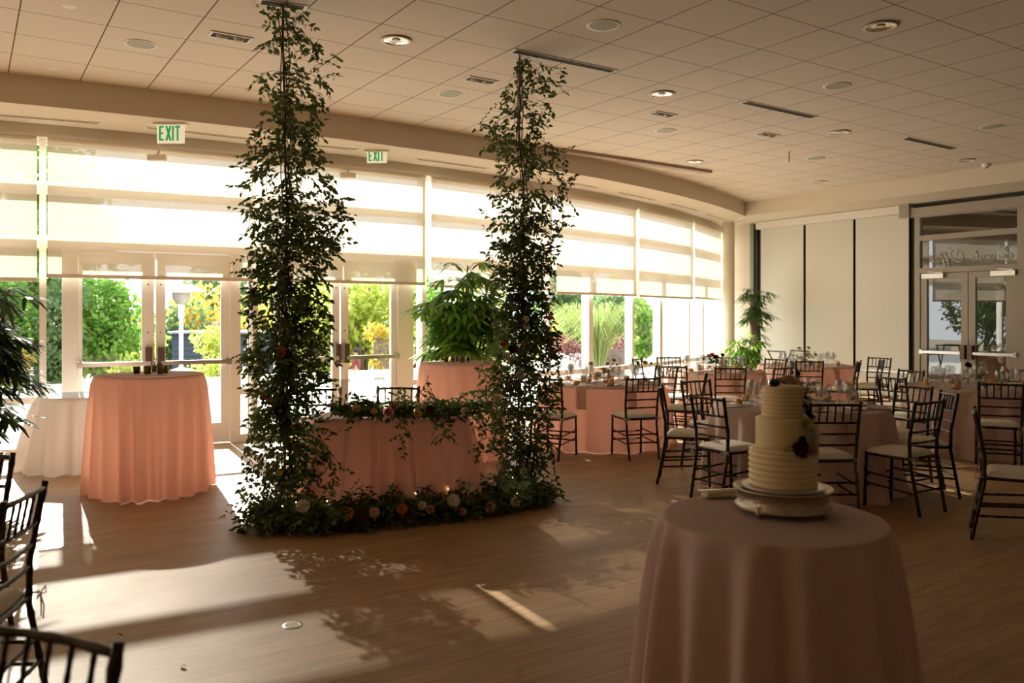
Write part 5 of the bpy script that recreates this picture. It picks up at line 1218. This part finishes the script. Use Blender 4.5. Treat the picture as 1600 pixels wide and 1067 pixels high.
l, d = tv('T1', -.08, -.22); vase(l, d, .764, .07, .04, 'low bowl holding one large cream dahlia on the peach table', [('dahlia', 'white_p', 0, .03, .05, 'cream_dahlia')], 1, .03, seed=8, spread=.05, name='bowl_vase')
l, d = tv('T1', .56, .12); vase(l, d, .764, .10, .03, 'bud vase with lime and dark violet blooms, right end of the peach table', [('rose', 'lime_p', .0, .13, .036, 'lime_rose'), ('berry', 'navy_p', -.09, .13, .025, 'violet_bloom'), ('berry', 'navy_p', .07, .13, .02, 'violet_bloom')], 3, .03, seed=9, spread=.08, name='bud_vase')
l, d = tv('T8', -.10, -.05); vase(l, d, .764, .10, .024, 'bud vase with a dark burgundy dahlia on the right table', [('dahlia', 'mar_p', -.02, .15, .042, 'burgundy_dahlia')], 2, .04, seed=10, spread=.1, name='bud_vase')
l, d = tv('T8', .02, -.10); vase(l, d, .764, .10, .024, 'bud vase with a white anemone on the right table', [('anemone', 'white_p', .0, .10, .034, 'white_anemone')], 3, .04, seed=11, spread=.1, name='bud_vase')
l, d = tv('T8', .10, .06); vase(l, d, .764, .12, .024, 'bud vase with a cream dahlia on the right table', [('dahlia', 'white_p', .0, .14, .042, 'cream_dahlia')], 2, .04, seed=12, spread=.1, name='bud_vase')
l, d = tv('T8', .30, -.12); vase(l, d, .764, .10, .03, 'glass vase with a dusty pink dahlia, rightmost on the right table', [('dahlia', 'pink_p', .0, .09, .04, 'pink_dahlia')], 3, .04, seed=13, spread=.1, name='bud_vase')
l, d = tv('T10', -.10, -.1); vase(l, d, .764, .12, .03, 'vase of small yellow and cream blooms on the farthest table', [('rose', 'lime_p', -.05, .16, .034, 'yellow_rose'), ('rose', 'yel_p', .1, .17, .034, 'orange_rose'), ('rose', 'lime_p', .22, .05, .04, 'cream_rose'), ('rose', 'yel_p', -.02, .0, .034, 'yellow_rose'), ('rose', 'white_p', .08, .07, .034, 'white_rose')], 12, .05, seed=14, spread=.2)
# votives on the cocktail tables, glasses on the sweetheart table
def cups(tk, items, word):
    for i, (px, w_, h_, mt, dd, l_) in enumerate(items):
        d_ = T_d[tk] + dd; x_, y_ = C((px-800)/F*d_, d_); m = MB(); s = w_/2
        r = empty('votive_glass', (x_, y_, 1.071), 0, '%s votive glass on %s, %s' % (l_[0], word, l_[1]), 'votive', 'votive glasses on %s' % word)
        m.lathe([(0, .006), (s*.8, .004), (s, h_), (s*.92, h_), (s*.75, .012), (0, .012)], 18); m.build('glass', M[mt], r); m = MB(); m.lathe([(0, .014), (s*.7, .014), (s*.72, h_*.4), (0, h_*.4)], 14); m.build('wax', M['candle'], r)
T_d = {'c1': 7.6, 'c2': 9.46}
M['plumglass'] = mat('plum_glass', (.16, .05, .06), .15, transl=.4, tcol=(.35, .12, .10)); M['olive_g'] = mat('olive_glass', (.20, .17, .05), .15, transl=.4, tcol=(.4, .35, .12)); M['brown_g'] = mat('brown_glass', (.25, .17, .10), .15, transl=.4, tcol=(.45, .3, .18))
cups('c1', [(213.5, .065, .07, 'plumglass', -.08, ('plum', 'leftmost')), (230.5, .072, .075, 'olive_g', -.12, ('olive', 'second from left')), (241, .05, .07, 'olive_g', .12, ('small olive', 'behind the others')), (250, .058, .10, 'brown_g', -.12, ('taller brown', 'in the middle')), (258.5, .05, .075, 'brown_g', 0, ('small brown', 'rightmost'))], 'the tall left cocktail table')
cups('c2', [(697, .06, .065, 'olive_g', 0, ('olive', 'leftmost')), (707.5, .055, .07, 'votive', -.05, ('clear', 'second from left')), (714, .05, .07, 'brown_g', .12, ('brown', 'behind the others')), (722, .065, .075, 'olive_g', -.08, ('olive', 'fourth from left')), (731, .05, .07, 'votive', .02, ('clear', 'rightmost'))], 'the tall peach cocktail table')
for i, (px, dd, s, l_) in enumerate(((538, 7.05, 1.15, 'left'), (593, 7.1, 1.15, 'right'))):
    o = proto('w' if i else 'g', None); x_, y_ = C((px-800)/F*dd, dd); o.location = (x_, y_, .764); o.scale = (s*1.2,)*3; tag(o, '%s of the two big glasses on the sweetheart table' % l_, 'wine glass', 'glasses on the sweetheart table')
# ---------------------------------------------------------------- floor details
p = atz(457, 977, 0); r = empty('floor_outlet', p, 0, 'round brass floor outlet cover set in the wood floor', 'floor outlet')
m = MB(); m.lathe([(.036, .002), (.050, .004), (.053, 0)], 28); m.build('ring', M['steel'], r); m = MB(); m.lathe([(0, .0025), (.036, .0025)], 28); m.build('lid', mat('brass_lid', (.5, .46, .32), .3, .6, var=.1), r)
random.seed(9)
p = atz(378, 836, 0); r = empty('fallen_rosette', p + Vector((0, 0, .002)), 0, 'small green succulent rosette fallen on the floor left of the column', 'rosette')
m = MB()
for k in range(26):
    a = random.uniform(0, 2*PI); m.leaf((0, 0, .01), (math.cos(a), math.sin(a), random.uniform(.1, 1.5)), .055, .022, up=(0, 0, 1))
m.v = [(a, b, max(c, 0)) for a, b, c in m.v]; m.build('leaves', M['leaf2'], r)
for px, py, l in ((395, 836, 'nearest the fallen rosette'), (411, 846, 'just below the left column foot'), (190, 995, 'beside the lower left chair back'), (282, 1041, 'at the bottom centre left'), (805, 1048, 'at the bottom centre'), (697, 882, 'below the floor garland')):
    p = atz(px, py, 0); m = MB(); m.leaf((0, 0, .004), (random.uniform(-1, 1), random.uniform(-1, 1), .25), .05, .02, up=(0, 0, 1)); o = m.build('fallen_leaf', M['leaf'], None, p); tag(o, 'single dark leaf fallen on the wood floor, ' + l, 'leaf', 'fallen leaves')
